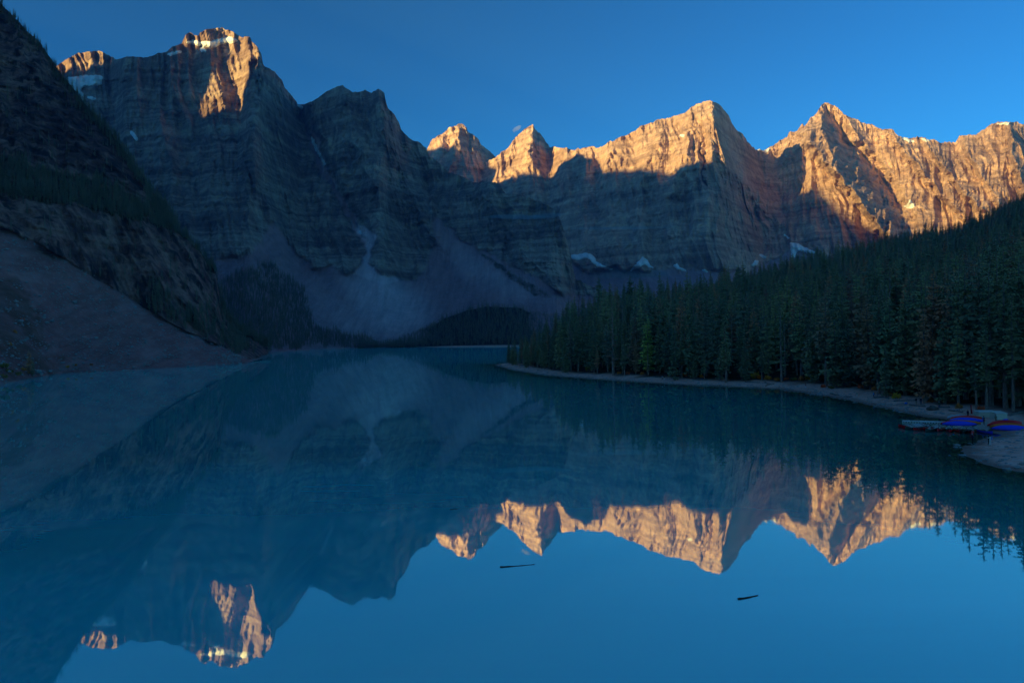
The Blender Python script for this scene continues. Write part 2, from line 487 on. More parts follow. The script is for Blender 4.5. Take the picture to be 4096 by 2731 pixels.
scree_L = [('scree', [(840, 1040), (1010, 1010), (1090, 880), (1180, 1000), (1260, 1080), (1330, 1060), (1390, 1110), (1440, 1080), (1500, 1090), (1660, 1130), (1710, 1060),
                      (1745, 960), (1720, 880), (1740, 870), (1850, 960), (2010, 1040), (2160, 1120), (2260, 1180), (2520, 1190), (2520, 1420), (800, 1420)], 1.0, 9),
           ('scree', [(1190, 415), (1222, 420), (1270, 560), (1310, 680), (1370, 790), (1440, 900), (1520, 940), (1490, 975), (1480, 1040), (1500, 1080), (1560, 1110), (1640, 1150), (1500, 1200),
                      (1400, 1100), (1440, 1060), (1460, 1000), (1410, 900), (1330, 770), (1280, 680), (1235, 560)], 1.0, 3),
           ('pale', [(1440, 890), (1530, 940), (1492, 975), (1484, 1040), (1510, 1075), (1590, 1110), (1640, 1150), (1720, 1260), (1660, 1340), (1480, 1340), (1400, 1220), (1398, 1085),
                     (1440, 1060), (1462, 990), (1425, 920)], 0.75, 14),
           ('pale', [(1398, 1082), (1440, 1060), (1462, 990), (1425, 920), (1440, 890), (1530, 940), (1492, 975), (1484, 1040), (1510, 1075), (1600, 1120), (1520, 1150)], 0.9, 6),
           ('pale', [(1210, 420), (1250, 540), (1300, 680), (1380, 800), (1440, 890), (1455, 890), (1390, 790), (1312, 660), (1262, 540), (1222, 424)], 0.7, 2),
           ('pale', [(1270, 1110), (1400, 1230), (1640, 1330), (1800, 1260), (1760, 1370), (1300, 1370)], 0.45, 16),
           ('pale', [(1735, 890), (1850, 1000), (2060, 1120), (2200, 1200), (2080, 1200), (1860, 1100)], 0.45, 14),
           ('scree', [(1478, 1052), (1500, 1040), (1538, 1068), (1528, 1080), (1490, 1070)], -1.0, 2),
           ('green', [(560, 700), (760, 680), (860, 760), (820, 830), (600, 800)], 0.35, 12),
           ('green', [(1890, 990), (2030, 1080), (2140, 1150), (2200, 1190), (2140, 1180), (2000, 1080)], 1.0, 3)]
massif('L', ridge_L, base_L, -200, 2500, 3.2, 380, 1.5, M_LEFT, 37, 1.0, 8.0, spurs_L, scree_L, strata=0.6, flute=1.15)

# --- near left flank: timbered slope, banded cliff, talus running into the lake
ridge_N = [(-420, -560, 1000), (-200, -260, 1000), (0, 11, 990), (34, 46, 985), (75, 86, 975), (115, 132, 965), (161, 172, 955), (207, 241, 945), (253, 310, 930), (298, 362, 915), (344, 419, 905), (402, 482, 890),
           (459, 545, 880), (517, 626, 865), (574, 706, 850), (631, 798, 830), (645, 800, 828), (689, 871, 815), (714, 928, 810), (780, 994, 805), (826, 1045, 805), (862, 1086, 808),
           (875, 1157, 812), (887, 1223, 820), (940, 1320, 830), (1010, 1368, 850), (1080, 1398, 900)]
base_N = [(-420, 1640, 270), (-200, 1600, 300), (0, 1540, 362), (102, 1517, 412), (240, 1493, 498), (510, 1480, 535), (765, 1467, 585), (880, 1459, 620), (990, 1451, 660), (1080, 1425, 850)]
foot_N = [(-420, 700), (-200, 830), (0, 910), (128, 963), (265, 1040), (398, 1126), (459, 1157), (587, 1239), (765, 1336), (867, 1376), (995, 1440), (1080, 1415)]
top_N = [(-420, 560), (-200, 700), (0, 800), (102, 800), (357, 841), (560, 880), (714, 930), (780, 1000), (862, 1090), (887, 1230), (940, 1325), (1080, 1400)]
dfoot = [(-420, 560), (0, 600), (128, 615), (398, 650), (587, 668), (765, 685), (867, 705), (995, 700), (1080, 870)]
dtop = [(-420, 600), (0, 640), (102, 655), (357, 690), (560, 730), (714, 790), (780, 800), (862, 806), (887, 818), (1080, 890)]

def massif_near():
    x0, x1, step, nrow, seed = -420, 1076, 3.4, 470, 53
    xs = np.arange(x0, x1, step, float)
    ry = lut(ridge_N, 1)(xs)+fbm(xs/50, 0.3, 0, 5, seed, 0.55)*7
    rd = smooth1(lut(ridge_N, 2)(xs), 5)
    by, bd = lut(base_N, 1)(xs), smooth1(lut(base_N, 2)(xs), 5)
    fy = lut(foot_N, 1)(xs)+fbm(xs/70, 3.3, 0, 4, seed+1)*8
    ty = lut(top_N, 1)(xs)+fbm(xs/60, 9.3, 0, 5, seed+2)*22
    fd, td = smooth1(lut(dfoot, 1)(xs), 5), smooth1(lut(dtop, 1)(xs), 5)
    ty = np.minimum(ty, fy-6)
    ry = np.minimum(ry, ty-6)
    ty = np.maximum(ty, ry+6)
    t = np.linspace(0, 1, nrow)[:, None]
    X = np.broadcast_to(xs, (nrow, len(xs)))
    Y = by+(ry-by)*t
    # depth from the four control rows
    def seg(a, b): return np.clip((Y-a)/(b-a), 0, 1)
    D = np.where(Y > fy, bd+(fd-bd)*seg(by, fy)**0.95, np.where(Y > ty, fd+(td-fd)*seg(fy, ty), td+(rd-td)*seg(ty, ry)**0.9))
    P0 = unproj(X, Y, D)
    tal = blur((Y > fy).astype(float), 2)
    cliff = blur(((Y <= fy) & (Y > ty)).astype(float), 2)
    up = 1-np.clip(tal+cliff, 0, 1)
    wood = blur(((Y < ty+fbm(xs/40, Y/40, 5, 3, seed+4)*20) & (Y > ty-(150-0.1*xs)-fbm(xs/70, Y/70, 3, 3, seed+5)*60)).astype(float), 3)*up
    edge = blur((Y < ry+45+fbm(xs/40, Y/40, 8, 3, seed+6)*40).astype(float), 3)*up
    veg = blur(inside(X+fbm(X/50, Y/50, 3, 4, seed+7)*60, Y+fbm(X/50, Y/50, 9, 4, seed+8)*50,
                      [(-420, 1150), (60, 1120), (150, 1230), (180, 1400), (330, 1480), (-420, 1600)]).astype(float), 4)*tal*0.5
    x, y, z = P0[..., 0], P0[..., 1], P0[..., 2]
    s = x*0.75+y*0.66
    h = z+0.04*s+fbm(s/160, z/150, 0, 2, seed+9)*6
    st = noise(h/22, s/120, 0, seed+10)*5+noise(h/9, s/50, 1, seed+11)*2.4+noise(h/4, s/25, 2, seed+12)*1.2
    g = s+0.2*z+fbm(x/90, y/90, z/80, 3, seed+13)*12
    fl = -(np.abs(noise(g/75, z/260, 0, seed+14))-0.25)*40-(np.abs(noise(g/30, z/150, 3, seed+15))-0.25)*24-(np.abs(noise(g/12, z/70, 5, seed+16))-0.25)*12
    bl = fbm(x/20, y/20, z/14, 4, seed+17)*3.5
    D = D-(cliff*(st+fl+bl)+up*(st*0.6+fl*1.0+bl*2.0)+tal*(fbm(x/9, y/9, z/9, 4, seed+18)*0.9+fbm(x/90, y/90, z/90, 3, seed+19)*5*sstep(0.0, 0.08, t)))*sstep(0, 0.03, t)
    P = unproj(X, Y, D)
    M = {'scree': tal, 'pale': tal*sstep(-0.2, 0.5, fbm(X/90, Y/60, 3, 4, seed+20))*0.5, 'green': np.clip(veg+0.55*wood+0.4*edge*up, 0, 1)}
    GR['N'] = (X, Y, P, M, D)
    GR['Nw'] = (wood, edge, up, cliff)
    top = P[-1]
    rows = [P.reshape(-1, 3)]
    away = np.array([-0.62, 0.78])
    for k in range(1, 11):
        run = 1100*(k/10)**1.5
        q = top.copy()
        q[:, :2] += away*run
        q[:, 2] += -run*0.55*(1+0.2*fbm(xs/90, k*0.4, 2, 3, seed+33))
        rows.append(q)
    V = np.concatenate(rows)
    at = {k: np.concatenate([v.ravel(), np.zeros(10*len(xs))]) for k, v in M.items()}
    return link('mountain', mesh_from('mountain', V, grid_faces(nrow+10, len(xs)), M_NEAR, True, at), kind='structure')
massif_near()

# --- unseen range on the left, its crest shaped to lay shade over the valley
NW = np.array([-SD[1], SD[0]])        # across the sun's direction
C0 = 1700.0
SHADE_CREST = [(-6500, 1700), (-5000, 1700), (-4400, 1800), (-4200, 1830), (-3900, 1830), (-3800, 1700), (-3640, 1640), (-3570, 1440), (-3440, 1440), (-3390, 1560), (-2990, 1550), (-2965, 1350), (-2930, 1230), (-2870, 1190), (-2842, 1240), (-2820, 1500), (-2800, 1490), (-2700, 1465), (-2506, 1430), (-2291, 1370), (-2150, 1400), (-2023, 1444), (-1927, 1344), (-1762, 1194), (-1615, 1110), (-1450, 1020), (-1200, 960), (-700, 950), (0, 850), (1500, 700)]  # heights and gaps set by where the shadow edges should fall

def shade_range():
    ws = np.arange(-6500, 1500, 25.0)
    hc = lut(SHADE_CREST, 1)(ws)+fbm(ws/160, 2.2, 0, 4, 91)*26
    js = np.linspace(-1, 1, 41)
    V = []
    for j in js:
        a = abs(j)
        run = 1100*a**1.1
        z = hc-(run*1.05)*(1+0.2*fbm(ws/220, j*3, 1, 4, 92))
        c = C0+np.sign(j)*run
        p = c*SD[None, :]+ws[:, None]*NW[None, :]
        V.append(np.column_stack([p+0*p, np.maximum(z, -20)]))
    n = len(ws)
    me = mesh_from('mountain', np.concatenate(V), grid_faces(len(js), n), M_LEFT, True, {'scree': np.zeros(n*len(js))})
    return link('mountain', me, kind='structure')
shade_range()

# ================================================================== LAKE AND SHORES
shoreS = [(1987, 1461), (2048, 1480), (2185, 1502), (2390, 1517), (2537, 1527), (2732, 1539), (2900, 1546), (3117, 1556), (3236, 1575), (3388, 1599), (3523, 1629), (3632, 1653),
          (3702, 1668), (3777, 1674), (3850, 1694), (3920, 1716), (4003, 1741), (3931, 1759), (3893, 1775), (3858, 1784), (3849, 1803), (3859, 1819), (3886, 1835), (3933, 1854), (3991, 1875), (4061, 1884), (4096, 1889), (4300, 1925), (4700, 1990)]
_s = np.array([on_plane(np.float64(a), np.float64(b))[:2] for a, b in shoreS])
LAND = np.vstack([_s, [(400, 20), (2600, 20), (2600, 2300), (900, 2300), (640, 1500), (330, 900), (170, 690), (70, 580), (5, 515), (-14, 492)]])

def land_dist(x, y):
    d, _, _ = seg_dist(x, y, np.vstack([LAND, LAND[:1]]))
    return np.where(inside(x, y, LAND), d, -d)

sky_T = [(1987, 1420, 480), (2060, 1370, 470), (2136, 1290, 440), (2209, 1236, 430), (2324, 1194, 450), (2456, 1150, 470), (2603, 1140, 540), (2789, 1116, 620), (2928, 1094, 670), (3100, 1055, 740), (3279, 1014, 800),
         (3442, 976, 850), (3659, 930, 900), (3821, 905, 930), (3967, 845, 960), (4096, 780, 980), (4400, 660, 1000)]

def ground_z(x, y):
    x, y = np.asarray(x, float), np.asarray(y, float)
    sd = land_dist(x, y)
    px, _, dd = proj(np.stack([x, y, np.full(x.shape, 5.0)], -1))
    dc = np.interp(px, [a for a, _, _ in sky_T], [c for _, _, c in sky_T])
    sy = np.interp(px, [a for a, _, _ in sky_T], [b for _, b, _ in sky_T])
    hor = 1351.4-0.0207*(px-2048)
    zc = np.maximum(EYE+(hor-sy)/F*dc-23.0, 2.0)
    d0 = np.interp(px, [1987, 2390, 2732, 3117, 3523, 3777, 4096, 4500], [470, 300, 275, 240, 185, 160, 140, 130])
    f = np.clip((dd-d0)/(dc-d0), 0, 2.5)
    sd_ = sd+(fbm(x/7, y/7, 0, 3, 15)*1.3+fbm(x/1.9, y/1.9, 0, 2, 16)*0.35)*sstep(14, 6, np.abs(sd))
    hill = zc*np.where(f < 1, f**1.15, 1+0.25*(f-1))*sstep(3, 60, sd)
    beach = np.where(sd_ < 0, np.maximum(sd_*0.13, -7+0*sd), np.minimum(sd_*0.10, 1.0+sd_*0.05))
    beach = np.minimum(beach, 4.5)
    bump = (fbm(x/9, y/9, 0, 3, 5)*0.22+fbm(x/2.3, y/2.3, 0, 2, 6)*0.05)*sstep(0.0, 5, np.abs(sd))
    return beach+hill+bump

def gpos(sx, sy, dz=0.0):
    """where the line of sight through a point of the photograph meets the ground"""
    d = np.linspace(80, 620, 1100)
    q = unproj(np.full(d.shape, float(sx)), np.full(d.shape, float(sy)), d)
    gz = ground_z(q[:, 0], q[:, 1])
    below = np.where(q[:, 2] <= np.maximum(gz, -0.4))[0]
    k = below[0] if len(below) else len(d)-1
    return np.array([q[k, 0], q[k, 1], gz[k]+dz])

def shore_mat():
    t = NT('gravel')
    a = t.noise(t.pos((0.5, 0.5, 0.5)), 1.0, 9.0, 0.7)
    b = t.noise(t.pos((0.06, 0.06, 0.06)), 1.0, 4.0, 0.6)
    vo = t.n('TexVoronoi', {'Vector': t.pos((1.6, 1.6, 1.6)), 'Scale': 1.0})
    c = t.ramp(t.math('ADD', t.math('MULTIPLY', a, 0.6), t.math('MULTIPLY', b, 0.4)), [(0.35, (0.58, 0.27, 0.20)), (0.52, (0.90, 0.46, 0.37)), (0.68, (0.95, 0.60, 0.49))])
    st = t.n('MapRange', {0: t.n('SeparateColor', {0: vo.outputs['Color']}).outputs[0], 1: 0.82, 2: 0.95}).outputs[0]
    c = t.mix(t.math('MULTIPLY', st, 0.5), c, (0.80, 0.66, 0.58))
    f = t.noise(t.pos((0.25, 0.25, 0.25)), 1.0, 8.0, 0.7)
    floor = t.ramp(f, [(0.35, (0.02, 0.016, 0.01)), (0.6, (0.06, 0.05, 0.025)), (0.75, (0.05, 0.06, 0.02))])
    zz = t.n('SeparateXYZ', {0: t.n('NewGeometry').outputs['Position']}).outputs[2]
    wet = t.n('MapRange', {0: zz, 1: 0.30, 2: 0.10}).outputs[0]
    c = t.mix(t.math('MULTIPLY', wet, 0.62), c, (0.06, 0.045, 0.035))
    c = t.mix(t.attr('wood'), c, floor)
    return t.surf(c, 0.95, bump=t.math('ADD', a, t.math('MULTIPLY', vo.outputs[0], -0.5)), bstr=0.6, bdist=0.25, spec=0.1)
M_SHORE = shore_mat()

def shore_mesh():
    us = np.concatenate([np.linspace(-0.08, 0.80, 620), np.linspace(0.81, 1.25, 40)])
    ds = np.concatenate([np.geomspace(60, 560, 420), np.geomspace(564, 1900, 70)])
    U, Dd = np.meshgrid(us, ds)
    X, Y = U*Dd, Dd
    Z = ground_z(X, Y)
    sd = land_dist(X, Y)
    keep = (sd > -45)
    V = np.stack([X, Y, Z], -1).reshape(-1, 3)
    fc = grid_faces(*X.shape)
    k = keep.ravel()
    fc = fc[k[fc].all(1)]
    wood = sstep(9, 17, sd+fbm(X/12, Y/12, 0, 3, 9)*6)*sstep(118, 150, Dd+0*X)
    used = np.unique(fc)
    re = np.full(len(V), -1)
    re[used] = np.arange(len(used))
    me = mesh_from('shore', V[used], re[fc], M_SHORE, True, {'wood': wood.ravel()[used]})
    return link('shore', me, kind='structure')
shore_mesh()

def water_mat():
    t = NT('lake_water')
    # faint ripples, longer across the view
    n1 = t.noise(t.pos((0.06, 0.22, 0.1)), 1.0, 3.0, 0.55)
    n2 = t.noise(t.pos((0.7, 1.6, 0.1)), 1.0, 2.0, 0.5)
    patch = t.n('MapRange', {0: t.noise(t.pos((0.0018, 0.011, 0.1)), 1.0, 3.0), 1: 0.5, 2: 0.72}).outputs[0]
    hgt = t.math('ADD', t.math('MULTIPLY', n1, 1.0), t.math('MULTIPLY', n2, 0.10))
    nrm = t.n('Bump', {'Strength': 1.0, 'Distance': 0.0022, 'Height': hgt}).outputs[0]
    gl = t.n('BsdfGlossy', {'Color': (0.90, 0.92, 0.78, 1), 'Roughness': t.math('MULTIPLY_ADD', patch, 0.05, 0.012), 'Normal': nrm})
    body = t.n('BsdfDiffuse', {'Color': t.mix(t.attr('near_shore'), (0.0, 0.92, 1.0), (0.0, 0.36, 0.26))})
    see = t.n('BsdfTransparent', {'Color': (0.42, 0.62, 0.55, 1)})
    bd = t.n('MixShader', {0: t.attr('shallow'), 1: body.outputs[0], 2: see.outputs[0]})
    fr = t.n('Fresnel', {'IOR': 1.33, 'Normal': nrm}).outputs[0]
    breeze = t.noise(t.pos((0.012, 0.06, 0.1)), 1.0, 5.0, 0.6)
    f = t.math('MINIMUM', t.math('ADD', t.math('MULTIPLY_ADD', fr, 1.05, 0.26), t.math('MULTIPLY', breeze, 0.28)), 0.84)
    f = t.math('MULTIPLY', f, t.math('SUBTRACT', 1.0, t.math('MULTIPLY', t.attr('shallow'), 0.45)))
    mx = t.n('MixShader', {0: f, 1: bd.outputs[0], 2: gl.outputs[0]})
    t.t.links.new(mx.outputs[0], t.out.inputs[0])
    return t.m
def lake():
    us = np.linspace(-1.35, 0.9, 560)
    ds = np.concatenate([[-40, 8, 20], np.geomspace(30, 560, 260), np.geomspace(570, 2500, 40)])
    U, Dd = np.meshgrid(us, ds)
    X = U*np.maximum(Dd, 60)
    X[0] = us*500
    sd = land_dist(X, Dd)
    sh = np.where(sd > 0, 1, np.exp(sd/13.0))
    V = np.stack([X, Dd, np.zeros_like(X)], -1).reshape(-1, 3)
    me = mesh_from('lake_water', V, grid_faces(*X.shape), water_mat(), False, {'shallow': sh.ravel(), 'near_shore': np.where(sd > 0, 1, np.exp(sd/38.0)).ravel()})
    return link('lake_water', me, kind='structure')
lake()

def ground_sheet():
    t = NT('valley_floor')
    c = t.ramp(t.noise(t.pos((0.02, 0.02, 0.02)), 1.0, 6.0), [(0.3, (0.05, 0.045, 0.035)), (0.7, (0.13, 0.12, 0.10))])
    m = t.surf(c, 0.95)
    V = np.array([(-6000, -3400, -30), (4600, -3400, -30), (4600, 5600, -30), (-6000, 5600, -30)], float)
    return link('ground', mesh_from('ground', V, np.array([[0, 1, 2, 3]]), m), kind='structure')
ground_sheet()

# ================================================================== CONIFERS
def bark_mat(name, a, b):
    t = NT(name)
    v = t.noise(t.n('Mapping', {0: t.n('TexCoord').outputs['Object'], 3: (9, 9, 1.2)}).outputs[0], 1.0, 5.0, 0.6)
    return t.surf(t.ramp(v, [(0.35, a), (0.65, b)]), 0.95, spec=0.05)
M_BARK = bark_mat('bark', (0.20, 0.11, 0.09), (0.55, 0.36, 0.29))

def leaf_mat(name, stops, tone=1.0):
    t = NT(name)
    r = t.n('ObjectInfo').outputs['Random']
    c = t.ramp(r, [(p_, tuple(min(1.0, q_*f_*tone) for q_, f_ in zip(c_, (10.5, 5.0, 5.4)))) for p_, c_ in stops])
    v = t.noise(t.n('TexCoord').outputs['Object'], 1.3, 4.0, 0.6)
    f = t.math('MULTIPLY_ADD', v, 1.3, 0.35)
    c = t.mix(1.0, c, t.n('CombineColor', {0: f, 1: f, 2: f}).outputs[0], 'MULTIPLY')
    return t.surf(c, 0.85, spec=0.12)
M_SPRUCE = leaf_mat('spruce_needles', [(0.0, (0.020, 0.042, 0.022)), (0.35, (0.028, 0.055, 0.026)), (0.6, (0.040, 0.068, 0.028)), (0.8, (0.024, 0.052, 0.034)), (0.92, (0.060, 0.058, 0.026)), (1.0, (0.075, 0.060, 0.028))])
M_SHADESPRUCE = leaf_mat('shaded_distant_needles', [(0.0, (0.020, 0.040, 0.026)), (0.5, (0.026, 0.048, 0.028)), (1.0, (0.034, 0.052, 0.034))], 0.9)  # spruce needles darkened: deep shade of the far shore put into the colour
M_BRIGHT = leaf_mat('bright_needles', [(0.0, (0.050, 0.105, 0.022)), (1.0, (0.06, 0.11, 0.022))])
M_MIDGREEN = leaf_mat('green_needles', [(0.0, (0.034, 0.072, 0.030)), (1.0, (0.05, 0.085, 0.032))])
M_BROWN = leaf_mat('rusty_needles', [(0.0, (0.055, 0.048, 0.028)), (1.0, (0.045, 0.05, 0.028))], 0.8)

def tube(p0, p1, r0, r1, n=6):
    p0, p1 = np.asarray(p0, float), np.asarray(p1, float)
    d = p1-p0
    d = d/np.linalg.norm(d)
    a = np.cross(d, [0, 0, 1.0] if abs(d[2]) < 0.9 else [1.0, 0, 0])
    a /= np.linalg.norm(a)
    b = np.cross(d, a)
    th = np.linspace(0, 2*math.pi, n, endpoint=False)
    c = np.cos(th)[:, None]*a+np.sin(th)[:, None]*b
    V = np.vstack([p0+c*r0, p1+c*r1])
    i = np.arange(n)
    Fq = np.stack([i, (i+1) % n, (i+1) % n+n, i+n], 1)
    return V, Fq

def conifer(seed, H=22.0, rad=2.3, bare=0.14, whorls=46, per=6, full=1.0, lean=0.0, detail=True):
    """trunk (V,F) and crown (V,F tris) of one spruce, base at the origin"""
    g = np.random.default_rng(seed)
    tv, tf = [], []
    k = 5
    zs = np.linspace(-0.6, H*0.97, k+1)
    rs = 0.017*H*(1-np.clip(zs/H, 0, 1))**0.8+0.02
    wob = np.cumsum(g.normal(0, 0.07, (k+1, 2)), 0)
    th = np.linspace(0, 2*math.pi, 6, endpoint=False)
    for z, r, w in zip(zs, rs, wob):
        tv.append(np.column_stack([w[0]+np.cos(th)*r, w[1]+np.sin(th)*r, np.full(6, z)]))
    i = np.arange(6)
    for q in range(k):
        tf.append(np.stack([i+6*q, (i+1) % 6+6*q, (i+1) % 6+6*(q+1), i+6*(q+1)], 1))
    T = (np.vstack(tv), np.vstack(tf))
    cx = lambda z: np.array([np.interp(z, zs, wob[:, 0]), np.interp(z, zs, wob[:, 1])])
    V, Fc = [], []
    nv = 0
    hs = bare*H+(H*0.985-bare*H)*np.linspace(0, 1, whorls)**0.92
    ecc = g.uniform(0, 6.28)
    for h in hs:
        f = (h/H-bare)/(1-bare)
        prof = (1-f)**0.62*min(1.0, 0.5+f*2.6)
        clump = 0.78+0.35*g.random()
        for b in range(max(3, int(per*(0.6+0.5*(1-f))))):
            a = g.uniform(0, 2*math.pi)
            L = rad*prof*clump*g.uniform(0.45, 1.18)*full*(1+0.12*math.cos(a-ecc))+0.12
            if g.random() < 0.10:
                continue
            dr = np.array([math.cos(a), math.sin(a)])
            sd = np.array([-dr[1], dr[0]])
            rise = 0.35*f-0.34+g.normal(0, 0.08)
            o = cx(h)
            hh = h+g.uniform(-0.15, 0.15)
            def P(al, ac, dz):
                q = o+dr*al*L+sd*ac*L
                return (q[0], q[1], hh+al*L*rise+al*al*L*0.12+dz)
            w = g.uniform(0.16, 0.27)
            hang = -L*g.uniform(0.12, 0.3)
            if detail:
                pts = [P(0.04, 0, 0.05), P(0.45, w, hang*0.5), P(1.0, 0, 0), P(0.5, -w, hang*0.5), P(0.72, 0, hang), P(0.62, 0.02, 0.1*L),
                       P(0.80, w*0.9, hang*0.7), P(0.85, -w*0.9, hang*0.6), P(0.25, w*1.1, hang*0.6), P(0.2, -w*1.1, hang*0.7)]
                V.extend(pts)
                Fc.extend([(nv, nv+1, nv+5), (nv, nv+5, nv+3), (nv+5, nv+6, nv+2), (nv+5, nv+2, nv+7), (nv+1, nv+4, nv+3), (nv, nv+8, nv+5), (nv, nv+5, nv+9)])
                nv += 10
            else:
                pts = [P(0.0, 0, 0.12*L), P(0.5, w*1.7, hang*0.8), P(1.0, 0, 0), P(0.5, -w*1.7, hang*0.8)]
                V.extend(pts)
                Fc.extend([(nv, nv+1, nv+2), (nv, nv+2, nv+3)])
                nv += 4
    # leader
    o = cx(H)
    V.extend([(o[0]-0.16, o[1], H*0.955), (o[0]+0.16, o[1], H*0.955), (o[0], o[1]+0.1, H*1.01)])
    Fc.append((nv, nv+1, nv+2))
    return T, (np.array(V, float), np.array(Fc))

KINDS = [dict(seed=1, H=22, rad=2.25, bare=0.10, whorls=50), dict(seed=2, H=22, rad=1.9, bare=0.16, whorls=46), dict(seed=3, H=22, rad=2.6, bare=0.08, whorls=50),
         dict(seed=4, H=22, rad=1.6, bare=0.22, whorls=42), dict(seed=5, H=22, rad=2.1, bare=0.05, whorls=52), dict(seed=6, H=22, rad=1.8, bare=0.30, whorls=38),
         dict(seed=8, H=22, rad=2.9, bare=0.06, whorls=48, per=7), dict(seed=9, H=22, rad=1.3, bare=0.12, whorls=22, per=4)]
for kd in KINDS:
    kd['rad'] *= 1.6
PROTO = []
for kd in KINDS:
    T, Cc = conifer(**kd)
    PROTO.append({m.name: (mesh_from('trunk', T[0], T[1], M_BARK, True), mesh_from('crown', Cc[0], Cc[1], m)) for m in (M_SPRUCE, M_BRIGHT, M_MIDGREEN, M_BROWN)})

FAR_PROTO = []
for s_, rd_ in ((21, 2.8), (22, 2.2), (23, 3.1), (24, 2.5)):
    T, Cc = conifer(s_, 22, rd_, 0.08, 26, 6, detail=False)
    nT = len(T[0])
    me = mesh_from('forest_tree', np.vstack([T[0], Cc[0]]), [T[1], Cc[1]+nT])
    me.materials.append(M_SHADESPRUCE)
    me.materials.append(M_SHADESPRUCE)
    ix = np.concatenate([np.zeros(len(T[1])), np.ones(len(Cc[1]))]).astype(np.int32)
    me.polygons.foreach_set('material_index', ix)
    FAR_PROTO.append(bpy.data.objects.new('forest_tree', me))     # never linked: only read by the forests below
NEAR_PROTO = []
for kd in KINDS:
    T, Cc = conifer(**kd)
    nT = len(T[0])
    me = mesh_from('forest_tree', np.vstack([T[0], Cc[0]]), [T[1], Cc[1]+nT])
    me.materials.append(M_BARK)
    me.materials.append(M_SPRUCE)
    me.polygons.foreach_set('material_index', np.concatenate([np.zeros(len(T[1])), np.ones(len(Cc[1]))]).astype(np.int32))
    NEAR_PROTO.append(bpy.data.objects.new('forest_tree', me))

def scatter_group(protos):
    ng = bpy.data.node_groups.new('scatter', 'GeometryNodeTree')
    ng.interface.new_socket('Geometry', in_out='INPUT', socket_type='NodeSocketGeometry')
    ng.interface.new_socket('Geometry', in_out='OUTPUT', socket_type='NodeSocketGeometry')
    N, Lk = ng.nodes.new, ng.links.new
    gi, go = N('NodeGroupInput'), N('NodeGroupOutput')
    def named(n, t='FLOAT'):
        a = N('GeometryNodeInputNamedAttribute')
        a.data_type = t
        a.inputs[0].default_value = n
        return a.outputs[0]
    join = N('GeometryNodeJoinGeometry')
    idx = named('idx')
    rot = N('ShaderNodeCombineXYZ')
    Lk(named('rot'), rot.inputs[2])
    Lk(named('tilt'), rot.inputs[0])
    scl = N('ShaderNodeCombineXYZ')
    s, wd = named('scl'), named('wid')
    Lk(wd, scl.inputs[0])
    Lk(wd, scl.inputs[1])
    Lk(s, scl.inputs[2])
    for i, p in enumerate(protos):
        cmp_ = N('FunctionNodeCompare')
        cmp_.data_type = 'FLOAT'
        cmp_.operation = 'EQUAL'
        Lk(idx, cmp_.inputs[0])
        cmp_.inputs[1].default_value = float(i)
        cmp_.inputs['Epsilon'].default_value = 0.1
        oi = N('GeometryNodeObjectInfo')
        oi.inputs[0].default_value = p
        oi.inputs['As Instance'].default_value = True
        ip = N('GeometryNodeInstanceOnPoints')
        Lk(gi.outputs[0], ip.inputs['Points'])
        Lk(cmp_.outputs[0], ip.inputs['Selection'])
        Lk(oi.outputs['Geometry'], ip.inputs['Instance'])
        Lk(rot.outputs[0], ip.inputs['Rotation'])
        Lk(scl.outputs[0], ip.inputs['Scale'])
        Lk(ip.outputs[0], join.inputs[0])
    Lk(join.outputs[0], go.inputs[0])
    return ng
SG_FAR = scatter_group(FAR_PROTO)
SG_NEAR = scatter_group(NEAR_PROTO)

def forest(name, pts, heights, sg, nproto, label, cat='forest', kind='stuff'):
    n = len(pts)
    g = np.random.default_rng(n)
    me = bpy.data.meshes.new(name)
    me.vertices.add(n)
    me.vertices.foreach_set('co', np.ascontiguousarray(pts, np.float32).ravel())
    s = np.asarray(heights)/22.0
    for k, v in (('idx', g.integers(0, nproto, n)), ('rot', g.uniform(0, 6.28, n)), ('tilt', g.normal(0, 0.02, n)), ('scl', s), ('wid', s*g.uniform(0.8, 1.2, n))):
        a = me.attributes.new(k, 'FLOAT', 'POINT')
        a.data.foreach_set('value', np.asarray(v, np.float32))
    me.update()
    o = link(name, me, kind=kind, label=label, category=cat)
    md = o.modifiers.new('scatter', 'NODES')
    md.node_group = sg
    return o

def pick(grid, poly, n, seed, w=None):
    """n random vertices of a kept mountain grid whose photograph position lies in poly"""
    X, Y, P = grid[0], grid[1], grid[2]
    m = inside(X, Y, poly) if poly is not None else np.ones(X.shape, bool)
    p = m.astype(float) if w is None else m*w
    p = p.ravel()/p.sum()
    g = np.random.default_rng(seed)
    k = g.choice(P.shape[0]*P.shape[1], size=n, p=p)
    jit = g.normal(0, 2.0, (n, 3))
    jit[:, 2] = -0.8
    return P.reshape(-1, 3)[k]+jit

